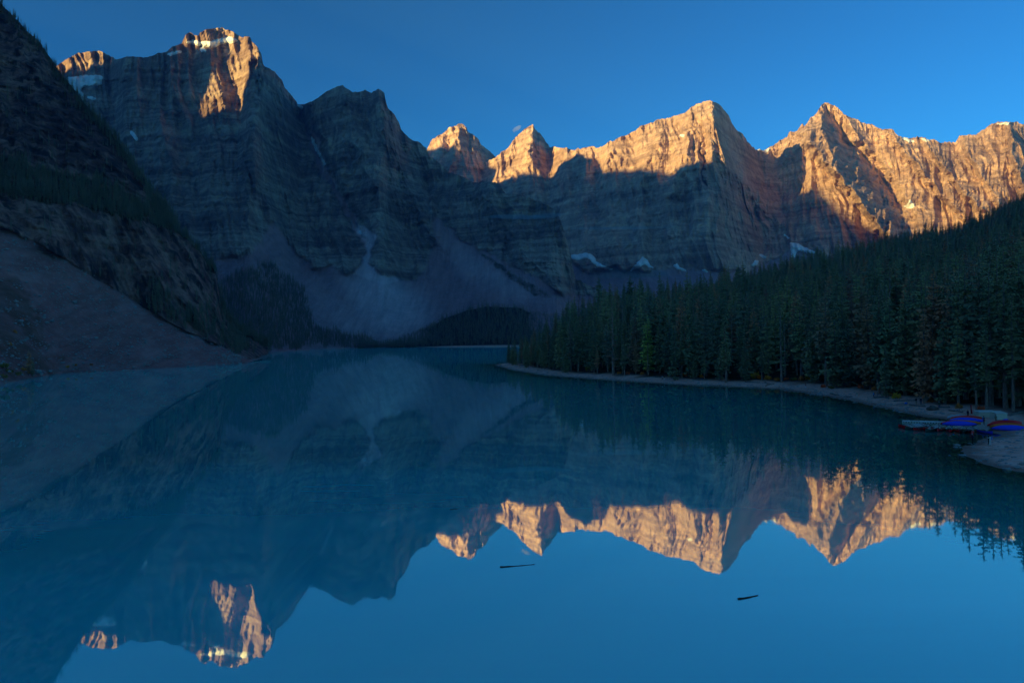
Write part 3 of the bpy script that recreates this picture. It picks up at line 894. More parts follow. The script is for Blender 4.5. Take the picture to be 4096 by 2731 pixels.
# wooded rise on the far shore
ridge_H = [(1440, 1392, 1850), (1525, 1388, 1900), (1600, 1368, 1930), (1668, 1345, 1950), (1784, 1272, 1960), (1867, 1243, 1960), (1950, 1226, 1950), (2077, 1232, 1930), (2144, 1262, 1930), (2200, 1275, 1900), (2330, 1310, 1880), (2480, 1350, 1850)]
base_H = [(x, 1351.4-0.0207*(x-2048)+(EYE+0.8)/d*F, d) for x, d in ((1440, 1800), (1600, 1760), (1800, 1690), (2055, 1540), (2300, 1560), (2480, 1600))]
hh = massif('H', ridge_H, base_H, 1440, 2480, 6.0, 50, 1.2, M_SHORE, 71, 0.0, 2.0, back=(0.25, 400))
hh.name = 'hill'
me_ = hh.data
a_ = me_.attributes.new('wood', 'FLOAT', 'POINT')
a_.data.foreach_set('value', np.concatenate([np.repeat(sstep(0.02, 0.06, np.linspace(0, 1, 50)), len(me_.vertices)//64), np.ones(len(me_.vertices)-50*(len(me_.vertices)//64))]).astype(np.float32))
polyH = [(1440, 1396), (1525, 1388), (1668, 1345), (1784, 1262), (1950, 1215), (2144, 1255), (2480, 1340), (2480, 1383), (2055, 1379), (1700, 1388)]
p = pick(GR['H'], None, 3600, 5, sstep(0.035, 0.05, np.linspace(0, 1, 50))[:, None]*np.ones(GR['H'][0].shape))
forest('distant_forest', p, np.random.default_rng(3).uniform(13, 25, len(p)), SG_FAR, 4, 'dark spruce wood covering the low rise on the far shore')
polyF = [(860, 1190), (900, 1105), (1000, 1075), (1077, 1058), (1132, 1090), (1198, 1140), (1237, 1240), (1259, 1300), (1353, 1330), (1431, 1348), (1512, 1366), (1520, 1388), (1380, 1389), (1210, 1393), (1082, 1400), (860, 1400)]
LX, LY = GR['L'][0], GR['L'][1]
p = pick((LX+fbm(LX/40, LY/40, 2, 3, 14)*26, LY+fbm(LX/40, LY/40, 7, 3, 15)*26, GR['L'][2]), polyF, 3600, 6)
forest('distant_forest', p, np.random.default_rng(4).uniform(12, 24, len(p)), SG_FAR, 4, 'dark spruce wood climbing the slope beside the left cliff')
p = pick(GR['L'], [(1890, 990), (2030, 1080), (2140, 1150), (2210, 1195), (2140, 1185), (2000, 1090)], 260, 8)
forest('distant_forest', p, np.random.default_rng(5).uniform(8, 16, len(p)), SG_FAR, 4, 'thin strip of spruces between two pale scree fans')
wood, edge, up, cliff = GR['Nw']
NX, NY = GR['N'][0], GR['N'][1]
w = wood*0.9+edge*0.9+up*0.07*sstep(-0.1, 0.5, fbm(NX/60, NY/40, 2, 3, 44))+cliff*0.012
w = w*(NX > -200)
p = pick(GR['N'], None, 4200, 9, w)
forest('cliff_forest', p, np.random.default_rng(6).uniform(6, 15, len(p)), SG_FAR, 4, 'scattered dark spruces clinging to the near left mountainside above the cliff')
p = np.vstack([pick(GR['N'], [(585, 1235), (600, 1130), (650, 1130), (700, 1200), (770, 1230), (800, 1330), (760, 1330), (690, 1290)], 110, 10),
               pick(GR['N'], [(740, 1290), (860, 1180), (900, 1280), (1000, 1390), (960, 1425), (860, 1370)], 260, 11)])
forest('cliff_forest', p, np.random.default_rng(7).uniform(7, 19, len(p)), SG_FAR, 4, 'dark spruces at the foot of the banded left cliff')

# ------------------------------------------------------------------ forest on the right shore
def ordinal(n):
    ones = ['', 'first', 'second', 'third', 'fourth', 'fifth', 'sixth', 'seventh', 'eighth', 'ninth', 'tenth', 'eleventh', 'twelfth', 'thirteenth', 'fourteenth', 'fifteenth', 'sixteenth', 'seventeenth', 'eighteenth', 'nineteenth']
    if n < 20:
        return ones[n]
    tens = ['', '', 'twent', 'thirt', 'fort', 'fift', 'sixt', 'sevent', 'eight', 'ninet']
    a, b = divmod(n, 10)
    return tens[a]+'ieth' if b == 0 else tens[a]+'y-'+ones[b]

# trees the photograph shows apart: foot x, foot y, top y, kind, needles, look
SPECIAL = [(2594, 1494, 1255, 0, 'bright_needles', 'bright yellow-green spruce standing out at the forest front'),
           (3909, 1640, 1334, 5, 'spruce_needles', 'spruce with bare pale lower trunk right behind the cream sheds'),
           (3945, 1640, 1290, 5, 'spruce_needles', 'spruce with bare trunk behind the cream sheds, second from left'),
           (4022, 1632, 1095, 3, 'spruce_needles', 'very tall spruce with bare trunk behind the right cream shed'),
           (4056, 1645, 1160, 5, 'spruce_needles', 'thick bare-trunked spruce at the right edge behind the overturned canoes'),
           (3190, 1500, 1250, 5, 'spruce_needles', 'slim spruce with pale trunk base above the person in red'),
           (3264, 1500, 1215, 3, 'green_needles', 'spruce with pale bare trunk rising behind the yellow willow clump'),
           (3286, 1500, 1175, 3, 'spruce_needles', 'tall slim spruce with pale trunk right of the yellow willow clump'),
           (3344, 1552, 1270, 2, 'spruce_needles', 'broad grey-green spruce with low branches left of the dirt path'),
           (3398, 1550, 1262, 2, 'spruce_needles', 'broad spruce directly left of the dirt path'),
           (3577, 1575, 1182, 6, 'green_needles', 'big broad green-topped pine rising over its neighbours right of the path'),
           (3545, 1590, 1380, 2, 'spruce_needles', 'full blue-green spruce by the person with blue pack'),
           (3206, 1505, 1165, 3, 'green_needles', 'tall light-green spruce above the person in red jacket'),
           (3835, 1625, 1285, 1, 'green_needles', 'green-topped spruce left of the cream sheds'),
           (3780, 1620, 1250, 2, 'spruce_needles', 'broad dark spruce behind the hiker with the green pack'),
           (3700, 1612, 1225, 0, 'spruce_needles', 'dark spruce behind the two standing hikers'),
           (2455, 1500, 1185, 7, 'rusty_needles', 'grey half-dead spruce with thin crown near the point'),
           (2905, 1530, 1265, 3, 'spruce_needles', 'slim spruce with long pale trunk at the middle of the shore'),
           (2700, 1520, 1300, 4, 'spruce_needles', 'short dense spruce just right of the pair of walkers')]

def right_forest():
    g = np.random.default_rng(12)
    # candidates in the plan, thinned to a spacing that grows inland
    n = 60000
    X = g.uniform(-30, 900, n)
    Y = g.uniform(110, 1150, n)
    sd = land_dist(X, Y)
    px, _, dd = proj(np.stack([X, Y, np.full(n, 3.0)], -1))
    dc = np.interp(px, [a for a, _, _ in sky_T], [c for _, _, c in sky_T])
    edge_w = 11.5+3.5*fbm(X/25, Y/25, 0, 2, 61)
    edge_w = np.where(Y < 190, edge_w+5*sstep(190, 160, Y), edge_w)
    edge_w = np.where(Y > 400, edge_w-4, edge_w)
    ok = (sd > edge_w) & (px > 1990) & (px < 4330) & (dd < dc+45) & (dd > 128)
    ok &= ~((px > 3380) & (px < 3450) & (dd < 250) & (dd > 190) & (sd < 34))       # the dirt path
    X, Y, sd, px, dd, dc = (q[ok] for q in (X, Y, sd, px, dd, dc))
    Z = ground_z(X, Y)
    keep = []
    cell = {}
    order = np.argsort(sd)
    spc = np.clip(4.5+(sd-12)*0.03, 4.5, 7.4)
    sp = []
    for (fx, fy, ty, kd, lf, lb) in SPECIAL:
        q = gpos(fx, fy)
        z = q[2]
        _, _, d = proj(q)
        sp.append((q[0], q[1], z, (fy-ty)/F*d, kd, lf, lb))
    for i in order:
        x, y, s = X[i], Y[i], spc[i]
        cx_, cy_ = int(x//5), int(y//5)
        bad = any((x-a)**2+(y-b)**2 < 2.6**2 for a, b, *_ in sp)
        if not bad:
            for a in range(cx_-2, cx_+3):
                for b in range(cy_-2, cy_+3):
                    for j in cell.get((a, b), ()):
                        if (X[j]-x)**2+(Y[j]-y)**2 < s*s:
                            bad = True
                            break
                    if bad:
                        break
                if bad:
                    break
        if not bad:
            cell.setdefault((cx_, cy_), []).append(i)
            keep.append(i)
    keep = np.array(keep)
    X, Y, Z, sd, px, dd = (q[keep] for q in (X, Y, Z, sd, px, dd))
    hgt = g.normal(20.0, 4.2, len(X))+4.0*sstep(460, 330, dd)+2.5*sstep(3200, 3450, px)*sstep(330, 220, dd)+fbm(X/30, Y/30, 0, 2, 66)*3.5
    hgt = np.where((sd < 22) & (g.random(len(X)) < 0.3*sstep(3450, 3100, px)+0.06), g.uniform(7, 17, len(X)), hgt)
    hgt = np.where(px > 3500, hgt+6.5*sstep(3500, 3750, px)*sstep(330, 200, dd), hgt)
    hgt = np.where(g.random(len(X)) < 0.12, hgt+5, np.where(g.random(len(X)) < 0.15, hgt-5, hgt))
    hgt = np.where(px < 2200, np.minimum(hgt, 12+(px-1990)*0.055+g.uniform(-2, 2, len(X))), hgt)
    hgt = np.clip(hgt, 5, 33)
    # which show largest: sweep from near to far, columns of the photograph covered so far
    cover = np.full(700, 2000.0)
    show = np.zeros(len(X))
    allx = np.concatenate([X, [s[0] for s in sp]])
    for i in np.argsort(dd):
        x_, yt, _ = proj(np.array([X[i], Y[i], Z[i]+hgt[i]]))
        _, yb, _ = proj(np.array([X[i], Y[i], Z[i]]))
        hw = 1.7*F/dd[i]
        a, b = int((x_-hw)/6), int((x_+hw)/6)+1
        a, b = max(a, 0), min(b, 700)
        if b <= a or x_ > 4096+hw:
            continue
        c = cover[a:b]
        show[i] = np.clip(np.minimum(c, yb)-yt, 0, None).sum()
        cover[a:b] = np.minimum(c, yt+0.25*(yb-yt))
    big = np.argsort(-show)[:300-len(sp)]
    big = big[show[big] > 0]
    is_big = np.zeros(len(X), bool)
    is_big[big] = True
    def tree(x, y, z, h, kd, lf, label, group):
        e = empty('spruce_tree', (x, y, z-0.3), g.uniform(0, 6.28), 1.0, label=label, category='tree', group=group)
        s = h/22.0
        wd = s*g.uniform(0.82, 1.15) if h > 12 else s*1.35
        e.scale = (wd, wd, s)
        e.rotation_euler[0] = g.normal(0, 0.012)
        a, b = PROTO[kd][lf]
        for nm, me in (('trunk', a), ('crown', b)):
            o = bpy.data.objects.new(nm, me)
            COL.objects.link(o)
            o.parent = e
    for q in sp:
        tree(*q, 'spruces on the right shore')
    # rows: front along the shore, the slope behind, the skyline
    crest = dd > np.interp(px, [a for a, _, _ in sky_T], [c for _, _, c in sky_T])-70
    front = is_big & (sd < 19.0) & ~crest
    k = 0
    for i in sorted(np.where(front)[0], key=lambda j: px[j]):
        k += 1
        r = g.random()
        lf = 'green_needles' if r < 0.06 else 'spruce_needles'
        kd = int(g.choice([0, 1, 2, 3, 4, 5, 6, 7], p=[.2, .19, .14, .12, .16, .08, .08, .03]))
        size = 'small' if hgt[i] < 12 else 'middling' if hgt[i] < 18 else 'tall'
        tone = 'light green' if lf == 'green_needles' else 'dark'
        tree(X[i], Y[i], Z[i], hgt[i], kd, lf, '%s %s spruce, %s counted from the point in the shore-front row' % (size, tone, ordinal(k)), 'spruces on the right shore')
    marks = [(2060, 'the tip of the point'), (2239, 'the small orange shrub'), (2361, 'the large green shrub'), (2480, 'the half-dead grey spruce'), (2594, 'the bright yellow-green spruce'), (2655, 'the two walkers'),
             (2762, 'the yellow-green willow'), (2880, 'the pale slab'), (3016, 'the tall yellow shrub'), (3090, 'the driftwood tangle'), (3223, 'the person in red'), (3300, 'the olive willow clump'), (3415, 'the dirt path'),
             (3495, 'the person in light blue'), (3588, 'the lime shrub'), (3674, 'the two hikers'), (3735, 'the big boulder'), (3790, 'the sheeted boat'), (3882, 'the red flag'), (3942, 'the left shed'), (3993, 'the right shed'), (4070, 'the right canoe stack')]
    groups = {}
    for i in np.where(is_big & ~front)[0]:
        r = g.random()
        lf = 'green_needles' if r < 0.06 else 'rusty_needles' if r < 0.13 else 'spruce_needles'
        kd = int(g.choice([0, 1, 2, 3, 4, 5, 6, 7], p=[.2, .19, .14, .12, .16, .08, .08, .03]))
        tone = {'green_needles': 'light green', 'rusty_needles': 'rusty brown', 'spruce_needles': 'dark green'}[lf]
        row = 'on the skyline above' if crest[i] else 'behind the shore row above' if sd[i] < 32 else 'midway up the forest above' if sd[i] < 90 else 'high in the forest above'
        mk = min(marks, key=lambda q: abs(q[0]-px[i]))[1]
        groups.setdefault((tone, row, mk), []).append((px[i], i, lf, kd))
    for (tone, row, mk), lst in groups.items():
        lst.sort()
        for k2, (_, i, lf, kd) in enumerate(lst):
            lb = '%s spruce %s %s' % (tone, row, mk)
            if len(lst) > 1:
                lb += ', %s from left' % ordinal(k2+1)
            tree(X[i], Y[i], Z[i], hgt[i], kd, lf, lb, 'spruces of the right forest')
    rest = ~is_big
    far = dd > 330
    forest('spruce_forest', np.column_stack([X, Y, Z-0.3])[rest], hgt[rest], SG_NEAR, len(NEAR_PROTO), 'dense dark spruce forest covering the right hillside')
    print('FOREST', len(X), 'front', k, 'individual', is_big.sum()+len(sp))
right_forest()

# ================================================================== SNOW
def snow_mat():
    t = NT('snow')
    v = t.noise(t.pos((0.03, 0.03, 0.05)), 1.0, 6.0, 0.6)
    return t.surf(t.ramp(v, [(0.3, (0.62, 0.63, 0.66)), (0.6, (0.86, 0.86, 0.87))]), 0.7, spec=0.1)
M_SNOW = snow_mat()
def c1(q): return [(x*0.574, y*0.574) for x, y in q]
def c2(q): return [(1000+x*0.574, 200+y*0.574) for x, y in q]
def c3(q): return [(2200+x*0.542, 300+y*0.542) for x, y in q]
def c4(q): return [(3100+x*0.5102, 350+y*0.5102) for x, y in q]
SNOW = [('L', c1([(1290, 295), (1350, 280), (1395, 298), (1470, 290), (1570, 262), (1600, 258), (1665, 285), (1600, 302), (1540, 305), (1500, 332), (1440, 328), (1380, 318)]), 'broad white snow band across the top of the highest left summit'),
        ('L', c1([(1155, 382), (1190, 366), (1285, 356), (1245, 374), (1200, 387)]), 'small snow strip on the shoulder left of the highest summit'),
        ('L', c1([(1385, 335), (1415, 338), (1442, 362), (1410, 362)]), 'tiny snow tongue under the summit snow band'),
        ('L', c1([(440, 545), (520, 540), (590, 525), (710, 530), (705, 590), (600, 595), (555, 620), (590, 675), (530, 640), (490, 590)]), 'grey-white glacier apron in the notch beside the near left slope'),
        ('L', c1([(600, 672), (640, 676), (684, 695), (650, 700)]), 'small white snow patch just below the left glacier'),
        ('L', c1([(900, 900), (935, 930), (964, 980), (945, 980), (915, 935)]), 'short diagonal snow streak low on the left wall'),
        ('L', c2([(330, 385), (368, 395), (408, 425), (380, 430)]), 'snow at the top of the couloir between the two left peaks'),
        ('L', c2([(425, 590), (450, 640), (470, 690), (530, 800), (518, 805), (455, 690), (432, 640)]), 'thin snow streak running down the couloir'),
        ('L', c2([(752, 1255), (765, 1258), (782, 1280), (770, 1284)]), 'tiny snow scrap beside the pale scree chute'),
        ('R', c3([(155, 1330), (200, 1325), (260, 1312), (300, 1320), (325, 1345), (340, 1375), (390, 1405), (440, 1428), (490, 1440), (400, 1430), (330, 1400), (300, 1365), (280, 1350), (230, 1362), (165, 1358)]), 'snow ribbon at the wall foot beside the central buttress'),
        ('R', c3([(680, 1340), (705, 1360), (722, 1372), (742, 1410), (775, 1430), (720, 1410), (690, 1392), (655, 1425), (590, 1445), (640, 1392)]), 'cone-shaped snow fan at the foot of the big wall'),
        ('R', c3([(912, 1400), (940, 1395), (952, 1415), (1000, 1438), (1010, 1448), (950, 1437), (922, 1422)]), 'small snow patch just right of the snow cone'),
        ('R', c3([(1103, 1433), (1140, 1435), (1178, 1460), (1150, 1452)]), 'faint snow sliver low in the basin above the forest'),
        ('R', c3([(1488, 1402), (1515, 1368), (1538, 1372), (1525, 1400), (1495, 1414)]), 'small curled snow patch just above the forest edge'),
        ('R', c3([(1538, 1322), (1560, 1322), (1597, 1348), (1585, 1357)]), 'short snow dash above the curled snow patch'),
        ('R', c4([(66, 1142), (85, 1160), (112, 1178), (105, 1188), (78, 1165)]), 'thin snow streak at the top of the right gully'),
        ('R', c4([(115, 1215), (180, 1225), (250, 1262), (340, 1302), (250, 1292), (200, 1278), (168, 1292), (152, 1330), (130, 1337), (132, 1300)]), 'large white snow fan at the wall foot above the forest'),
        ('R', c4([(1005, 932), (1042, 915), (1052, 882), (1077, 888), (1078, 912), (1098, 913), (1092, 942), (1050, 948)]), 'bright sunlit snow patch on the orange right wall'),
        ('R', c4([(978, 380), (1030, 395), (1098, 420), (1065, 434), (1010, 405)]), 'snow on the right ridge crest just right of the pyramid'),
        ('R', c4([(1130, 398), (1180, 406), (1240, 403), (1185, 428)]), 'snow patch on the right ridge in the shallow dip'),
        ('R', c4([(1740, 288), (1845, 272), (1835, 288), (1755, 298)]), 'snow cap on the rounded summit at the right edge'),
        ('R', c3([(1505, 543), (1580, 557), (1645, 533), (1595, 572)]), 'thin snow saddle between the big peak and the pyramid'),
        ('R', c3([(958, 440), (990, 438), (985, 458), (962, 456)]), 'tiny bright snow spot on the face of the big peak')]

def snow_patch(key, poly, label):
    X, Y, P, M, D = GR[key]
    m = blur(inside(X+fbm(X/9, Y/9, 0, 3, 3)*5, Y+fbm(X/9, Y/9, 5, 3, 4)*5, poly).astype(float), 2)
    if m.max() < 0.2:
        m = m/max(m.max(), 1e-6)*0.8
    r, c = np.where(m > 0.02)
    r0, r1, a0, a1 = r.min(), r.max()+1, c.min(), c.max()+1
    mm = m[r0:r1+1, a0:a1+1]
    q = P[r0:r1+1, a0:a1+1].copy()
    v = q-EY
    v /= np.linalg.norm(v, axis=-1)[..., None]
    q -= v*((mm-0.3)*20.0)[..., None]
    q[..., 2] += (mm-0.3)*1.5
    fc = grid_faces(*mm.shape)
    fc = fc[(mm.ravel()[fc] > 0.05).any(1)]
    used = np.unique(fc)
    re = np.full(mm.size, -1)
    re[used] = np.arange(len(used))
    me = mesh_from('snow_patch', q.reshape(-1, 3)[used], re[fc], M_SNOW, True)
    return link('snow_patch', me, label=label, category='snow patch', group='snow patches on the mountains')
for a in SNOW:
    snow_patch(*a)

# ================================================================== SHORE DETAIL
# ---- shrubs
def shrub_meshes(seed, w=1.0, h=1.0, n=230):
    g = np.random.default_rng(seed)
    V, Fc, S, Sf = [], [], [], []
    ns = 0
    for k in range(7):
        a = g.uniform(0, 6.28)
        r = g.uniform(0.1, 0.75)*w
        tv, tf = tube((0.05*math.cos(a), 0.05*math.sin(a), -0.1), (r*math.cos(a), r*math.sin(a), h*g.uniform(0.5, 0.85)), 0.03, 0.008, 4)
        S.append(tv)
        Sf.append(tf+ns)
        ns += len(tv)
    ctr = [(g.uniform(-.6, .6)*w, g.uniform(-.6, .6)*w, g.uniform(0.25, 0.75)*h, g.uniform(0.28, 0.5)*w) for _ in range(9)]
    for k in range(n):
        cx_, cy_, cz_, cr = ctr[g.integers(0, 9)]
        d = g.normal(size=3)
        d /= np.linalg.norm(d)
        p = np.array([cx_, cy_, cz_])+d*cr*g.uniform(0.5, 1.05)
        p[2] = max(p[2], 0.03)
        u = g.normal(size=3)
        u /= np.linalg.norm(u)
        v = np.cross(u, d+0.3*g.normal(size=3))
        v /= np.linalg.norm(v)+1e-6
        s = g.uniform(0.12, 0.24)
        b = len(V)
        V.extend([p-u*s, p+v*s*0.6, p+u*s, p-v*s*0.6])
        Fc.append((b, b+1, b+2, b+3))
    return mesh_from('stem', np.vstack(S), np.vstack(Sf), M_BARK), (np.array(V), np.array(Fc))

SHRUB_COL = {'yellow': (0.62, 0.30, 0.03), 'orange': (0.75, 0.19, 0.03), 'olive': (0.36, 0.21, 0.05), 'green': (0.11, 0.16, 0.04), 'lime': (0.40, 0.38, 0.04), 'rust': (0.45, 0.13, 0.05)}
SHRUB_M = {k: leaf_mat(k+'_leaves', [(0.0, tuple(0.22*q for q in c)), (1.0, tuple(0.32*q for q in c))]) for k, c in SHRUB_COL.items()}
SHRUB_P = {}
for i_, k_ in enumerate(SHRUB_COL):
    st_, (v_, f_) = shrub_meshes(100+i_)
    SHRUB_P[k_] = (st_, mesh_from('foliage', v_, f_, SHRUB_M[k_]))
SHRUBS = [(2050, 1447, 1.6, 'yellow', 'small yellow shrub at the tip of the point'), (2097, 1452, 1.5, 'yellow', 'yellow shrub under the first trees of the point'),
          (2185, 1468, 1.6, 'green', 'low green shrub near the point under the trees'), (2239, 1473, 1.5, 'orange', 'small orange shrub a little right of the point'),
          (2361, 1484, 3.4, 'green', 'large rounded dark green shrub at the forest edge near the point'), (2476, 1496, 1.7, 'orange', 'orange shrub left of the bright green spruce'),
          (2512, 1497, 1.9, 'rust', 'rusty low shrub left of the bright green spruce'), (2571, 1499, 1.8, 'orange', 'orange shrub at the foot of the bright green spruce'),
          (2676, 1505, 1.0, 'yellow', 'tiny yellow shrub just right of the two walkers'), (2703, 1504, 2.2, 'olive', 'olive shrub right of the two walkers'),
          (2735, 1506, 2.2, 'orange', 'orange shrub second right of the two walkers'), (2762, 1490, 4.2, 'lime', 'tall yellow-green willow above the orange shrubs'),
          (2781, 1511, 1.9, 'orange', 'bright orange shrub at the waterside end of the row'), (2806, 1511, 1.8, 'orange', 'orange shrub furthest right in the row below the willow'),
          (2880, 1510, 1.4, 'rust', 'rusty shrub beside a pale slab on the shore'), (3016, 1512, 3.2, 'yellow', 'tall yellow shrub in the middle of the shore'),
          (3044, 1516, 2.2, 'orange', 'orange shrub between two yellow shrubs mid-shore'), (3070, 1518, 2.4, 'yellow', 'yellow shrub above the driftwood tangle'),
          (3112, 1524, 2.0, 'orange', 'orange shrub left of the person in red'), (3145, 1522, 1.8, 'rust', 'rusty shrub left of the person in red'),
          (3174, 1522, 1.8, 'green', 'small green shrub above the person in red'), (3205, 1520, 2.2, 'olive', 'olive shrub above the person in red'),
          (3235, 1520, 2.4, 'yellow', 'yellow shrub left of the big willow clump'), (3272, 1516, 4.0, 'olive', 'big olive-yellow willow clump above the beach bank'),
          (3310, 1520, 2.6, 'olive', 'olive shrub right of the big willow clump'), (3293, 1550, 1.7, 'rust', 'rusty low shrub on the beach bank'),
          (3325, 1555, 1.6, 'green', 'low green shrub on the beach bank beside the broad spruce'), (3442, 1552, 1.8, 'rust', 'rusty shrub at the right foot of the dirt path'),
          (3475, 1546, 3.0, 'green', 'tall green shrub right of the dirt path'), (3500, 1560, 1.8, 'olive', 'olive shrub above the person in light blue'),
          (3588, 1594, 2.2, 'lime', 'bright yellow-green shrub on the upper beach'), (3560, 1584, 1.6, 'olive', 'olive shrub left of the bright yellow-green shrub'),
          (3725, 1608, 1.7, 'olive', 'olive shrub behind the two standing hikers'), (3835, 1632, 1.6, 'olive', 'olive shrub behind the red flag'), (3925, 1640, 1.5, 'rust', 'rusty undergrowth shrub between the bare trunks')]

def shrub(p, s, k, label, group='shrubs along the shore'):
    e = empty('shrub', p, random.uniform(0, 6.28), s/1.5, label=label, category='shrub', group=group)
    a, b = SHRUB_P[k]
    for nm, me in (('stem', a), ('foliage', b)):
        o = bpy.data.objects.new(nm, me)
        COL.objects.link(o)
        o.parent = e
for sx, sy, s, k, lb in SHRUBS:
    shrub(gpos(sx, sy, -0.1), s, k, lb)

# ---- left shore: lone spruces and bushes on the talus foot
def near_n(sx, sy):
    X, Y, P, M, D = GR['N']
    k = np.argmin((X-sx)**2+(Y-sy)**2)
    return P.reshape(-1, 3)[k]
for sx, sy, ty, kd, lb in ((117, 1500, 1392, 0, 'lone dark spruce at the water on the left talus shore'), (131, 1502, 1420, 4, 'smaller spruce touching the lone one on the left shore')):
    p_ = near_n(sx, sy)
    _, _, d_ = proj(p_)
    e_ = empty('spruce_tree', p_-np.array([0, 0, 0.4]), 0.7, 1.0, label=lb, category='tree', group='spruces on the left shore')
    s_ = (sy-ty)/F*d_/22
    e_.scale = (s_*1.1, s_*1.1, s_)
    for nm, me in zip(('trunk', 'crown'), PROTO[kd]['spruce_needles']):
        o = bpy.data.objects.new(nm, me)
        COL.objects.link(o)
        o.parent = e_
for sx, sy, s, k, lb in ((10, 1470, 4.2, 'green', 'green bush at the left edge of the picture, upper one'), (35, 1490, 3.6, 'green', 'green bush low on the left shore, middle of the clump'),
                         (70, 1500, 3.4, 'green', 'green bush directly left of the lone spruce'), (90, 1480, 3.0, 'olive', 'olive bush behind the lone left spruce'),
                         (15, 1510, 3.4, 'green', 'green bush at the left edge of the picture, lower one'), (270, 1470, 2.4, 'yellow', 'yellow low bush on the left talus near the water'),
                         (300, 1462, 2.2, 'orange', 'orange low bush on the left talus'), (60, 1330, 3.0, 'olive', 'olive bush halfway up the left talus'),
                         (40, 1380, 3.0, 'olive', 'olive bush on the left talus below the upper one'), (90, 1280, 3.0, 'rust', 'rusty bush high on the left talus'), (365, 1460, 2.2, 'orange', 'orange low bush furthest right on the left talus')):
    shrub(near_n(sx, sy)-np.array([0, 0, 0.2]), s, k, lb, 'bushes on the left shore')

# ---- stones and driftwood
def stone_mat(name, a, b):
    t = NT(name)
    v = t.noise(t.n('TexCoord').outputs['Object'], 2.2, 7.0, 0.65)
    return t.surf(t.ramp(v, [(0.3, a), (0.7, b)]), 0.9, bump=v, bstr=0.5, bdist=0.1, spec=0.15)
M_STONE = stone_mat('stone', (0.24, 0.22, 0.205), (0.48, 0.455, 0.43))
M_STONE2 = stone_mat('brown_stone', (0.11, 0.095, 0.085), (0.22, 0.19, 0.17))
import bmesh

def stone_mesh(seed, sub=2, flat=0.6, mat=None):
    bm = bmesh.new()
    bmesh.ops.create_icosphere(bm, subdivisions=sub, radius=1.0)
    co = np.array([v.co for v in bm.verts])
    n = fbm(co[:, 0]*0.9+seed*3.1, co[:, 1]*0.9, co[:, 2]*0.9, 3, seed)
    q = np.round(co*1.7+n[:, None]*0.5)/1.7
    co = (co*0.55+q*0.45)*(1+0.28*n[:, None])
    co[:, 2] *= flat
    for v, c in zip(bm.verts, co):
        v.co = c
    me = bpy.data.meshes.new('stone')
    bm.to_mesh(me)
    bm.free()
    me.materials.append(mat or M_STONE)
    return me
STONES = [stone_mesh(s, 2, f) for s, f in ((1, .6), (2, .45), (3, .7), (4, .5))]
BIG = stone_mesh(9, 3, 0.75, M_STONE2)
for sx, sy, w, me, lb in ((3733, 1640, 2.4, BIG, 'big brown boulder on the beach left of the hiker with green pack'),
                          (3771, 1655, 0.85, STONES[0], 'pale rounded rock at the water by the grey sheeted boat'), (3745, 1650, 0.7, STONES[1], 'flat pale rock at the water below the big boulder'),
                          (3986, 1757, 0.65, STONES[1], 'pale flat stone behind the person in white'), (4008, 1758, 0.55, STONES[2], 'brown stone beside the pale flat stone on the spit'),
                          (4068, 1873, 1.1, STONES[1], 'large pale slab at the water on the near spit'), (4030, 1880, 1.0, STONES[0], 'rounded rock half in the water on the near spit'),
                          (4088, 1862, 0.8, STONES[2], 'grey rock at the right edge on the near spit'), (3996, 1772, 0.5, STONES[3], 'stone on the spit right of the person in white'),
                          (4072, 1764, 0.8, STONES[1], 'flat stone high on the near spit'), (4038, 1770, 0.6, STONES[3], 'grey stone in the middle of the near spit'),
                          (3935, 1768, 0.55, STONES[3], 'stone between the two people on the spit'), (3945, 1840, 0.6, STONES[2], 'grey stone near the front edge of the spit'),
                          (3924, 1845, 0.5, STONES[0], 'wet stone at the front edge of the spit'), (3822, 1790, 0.75, STONES[0], 'pale rock standing in the shallow water'),
                          (3843, 1791, 0.45, STONES[2], 'small rock beside the pale rock in the shallows'), (3798, 1822, 0.45, STONES[1], 'single flat stone just breaking the water'),
                          (3230, 1533, 0.6, STONES[0], 'white rock on the bank right of the person in red'), (3262, 1562, 1.0, STONES[1], 'cluster-topping flat rock right of the person in red'),
                          (84, 1450, 1.6, None, 'pale slab above the bushes on the left shore')):
    if me is None:
        p_ = near_n(sx, sy)
        me = STONES[1]
    else:
        p_ = gpos(sx, sy)
        if p_[2] < 0:
            p_ = on_plane(np.float64(sx), np.float64(sy), 0.0)
            p_[2] = 0.0
    o = link('boulder', me, label=lb, category='rock', group='rocks on the shore')
    o.location = p_+np.array([0, 0, w*0.08])
    o.scale = (w*0.5, w*0.4, w*0.42)
    o.rotation_euler = (0, 0, random.uniform(0, 6.28))

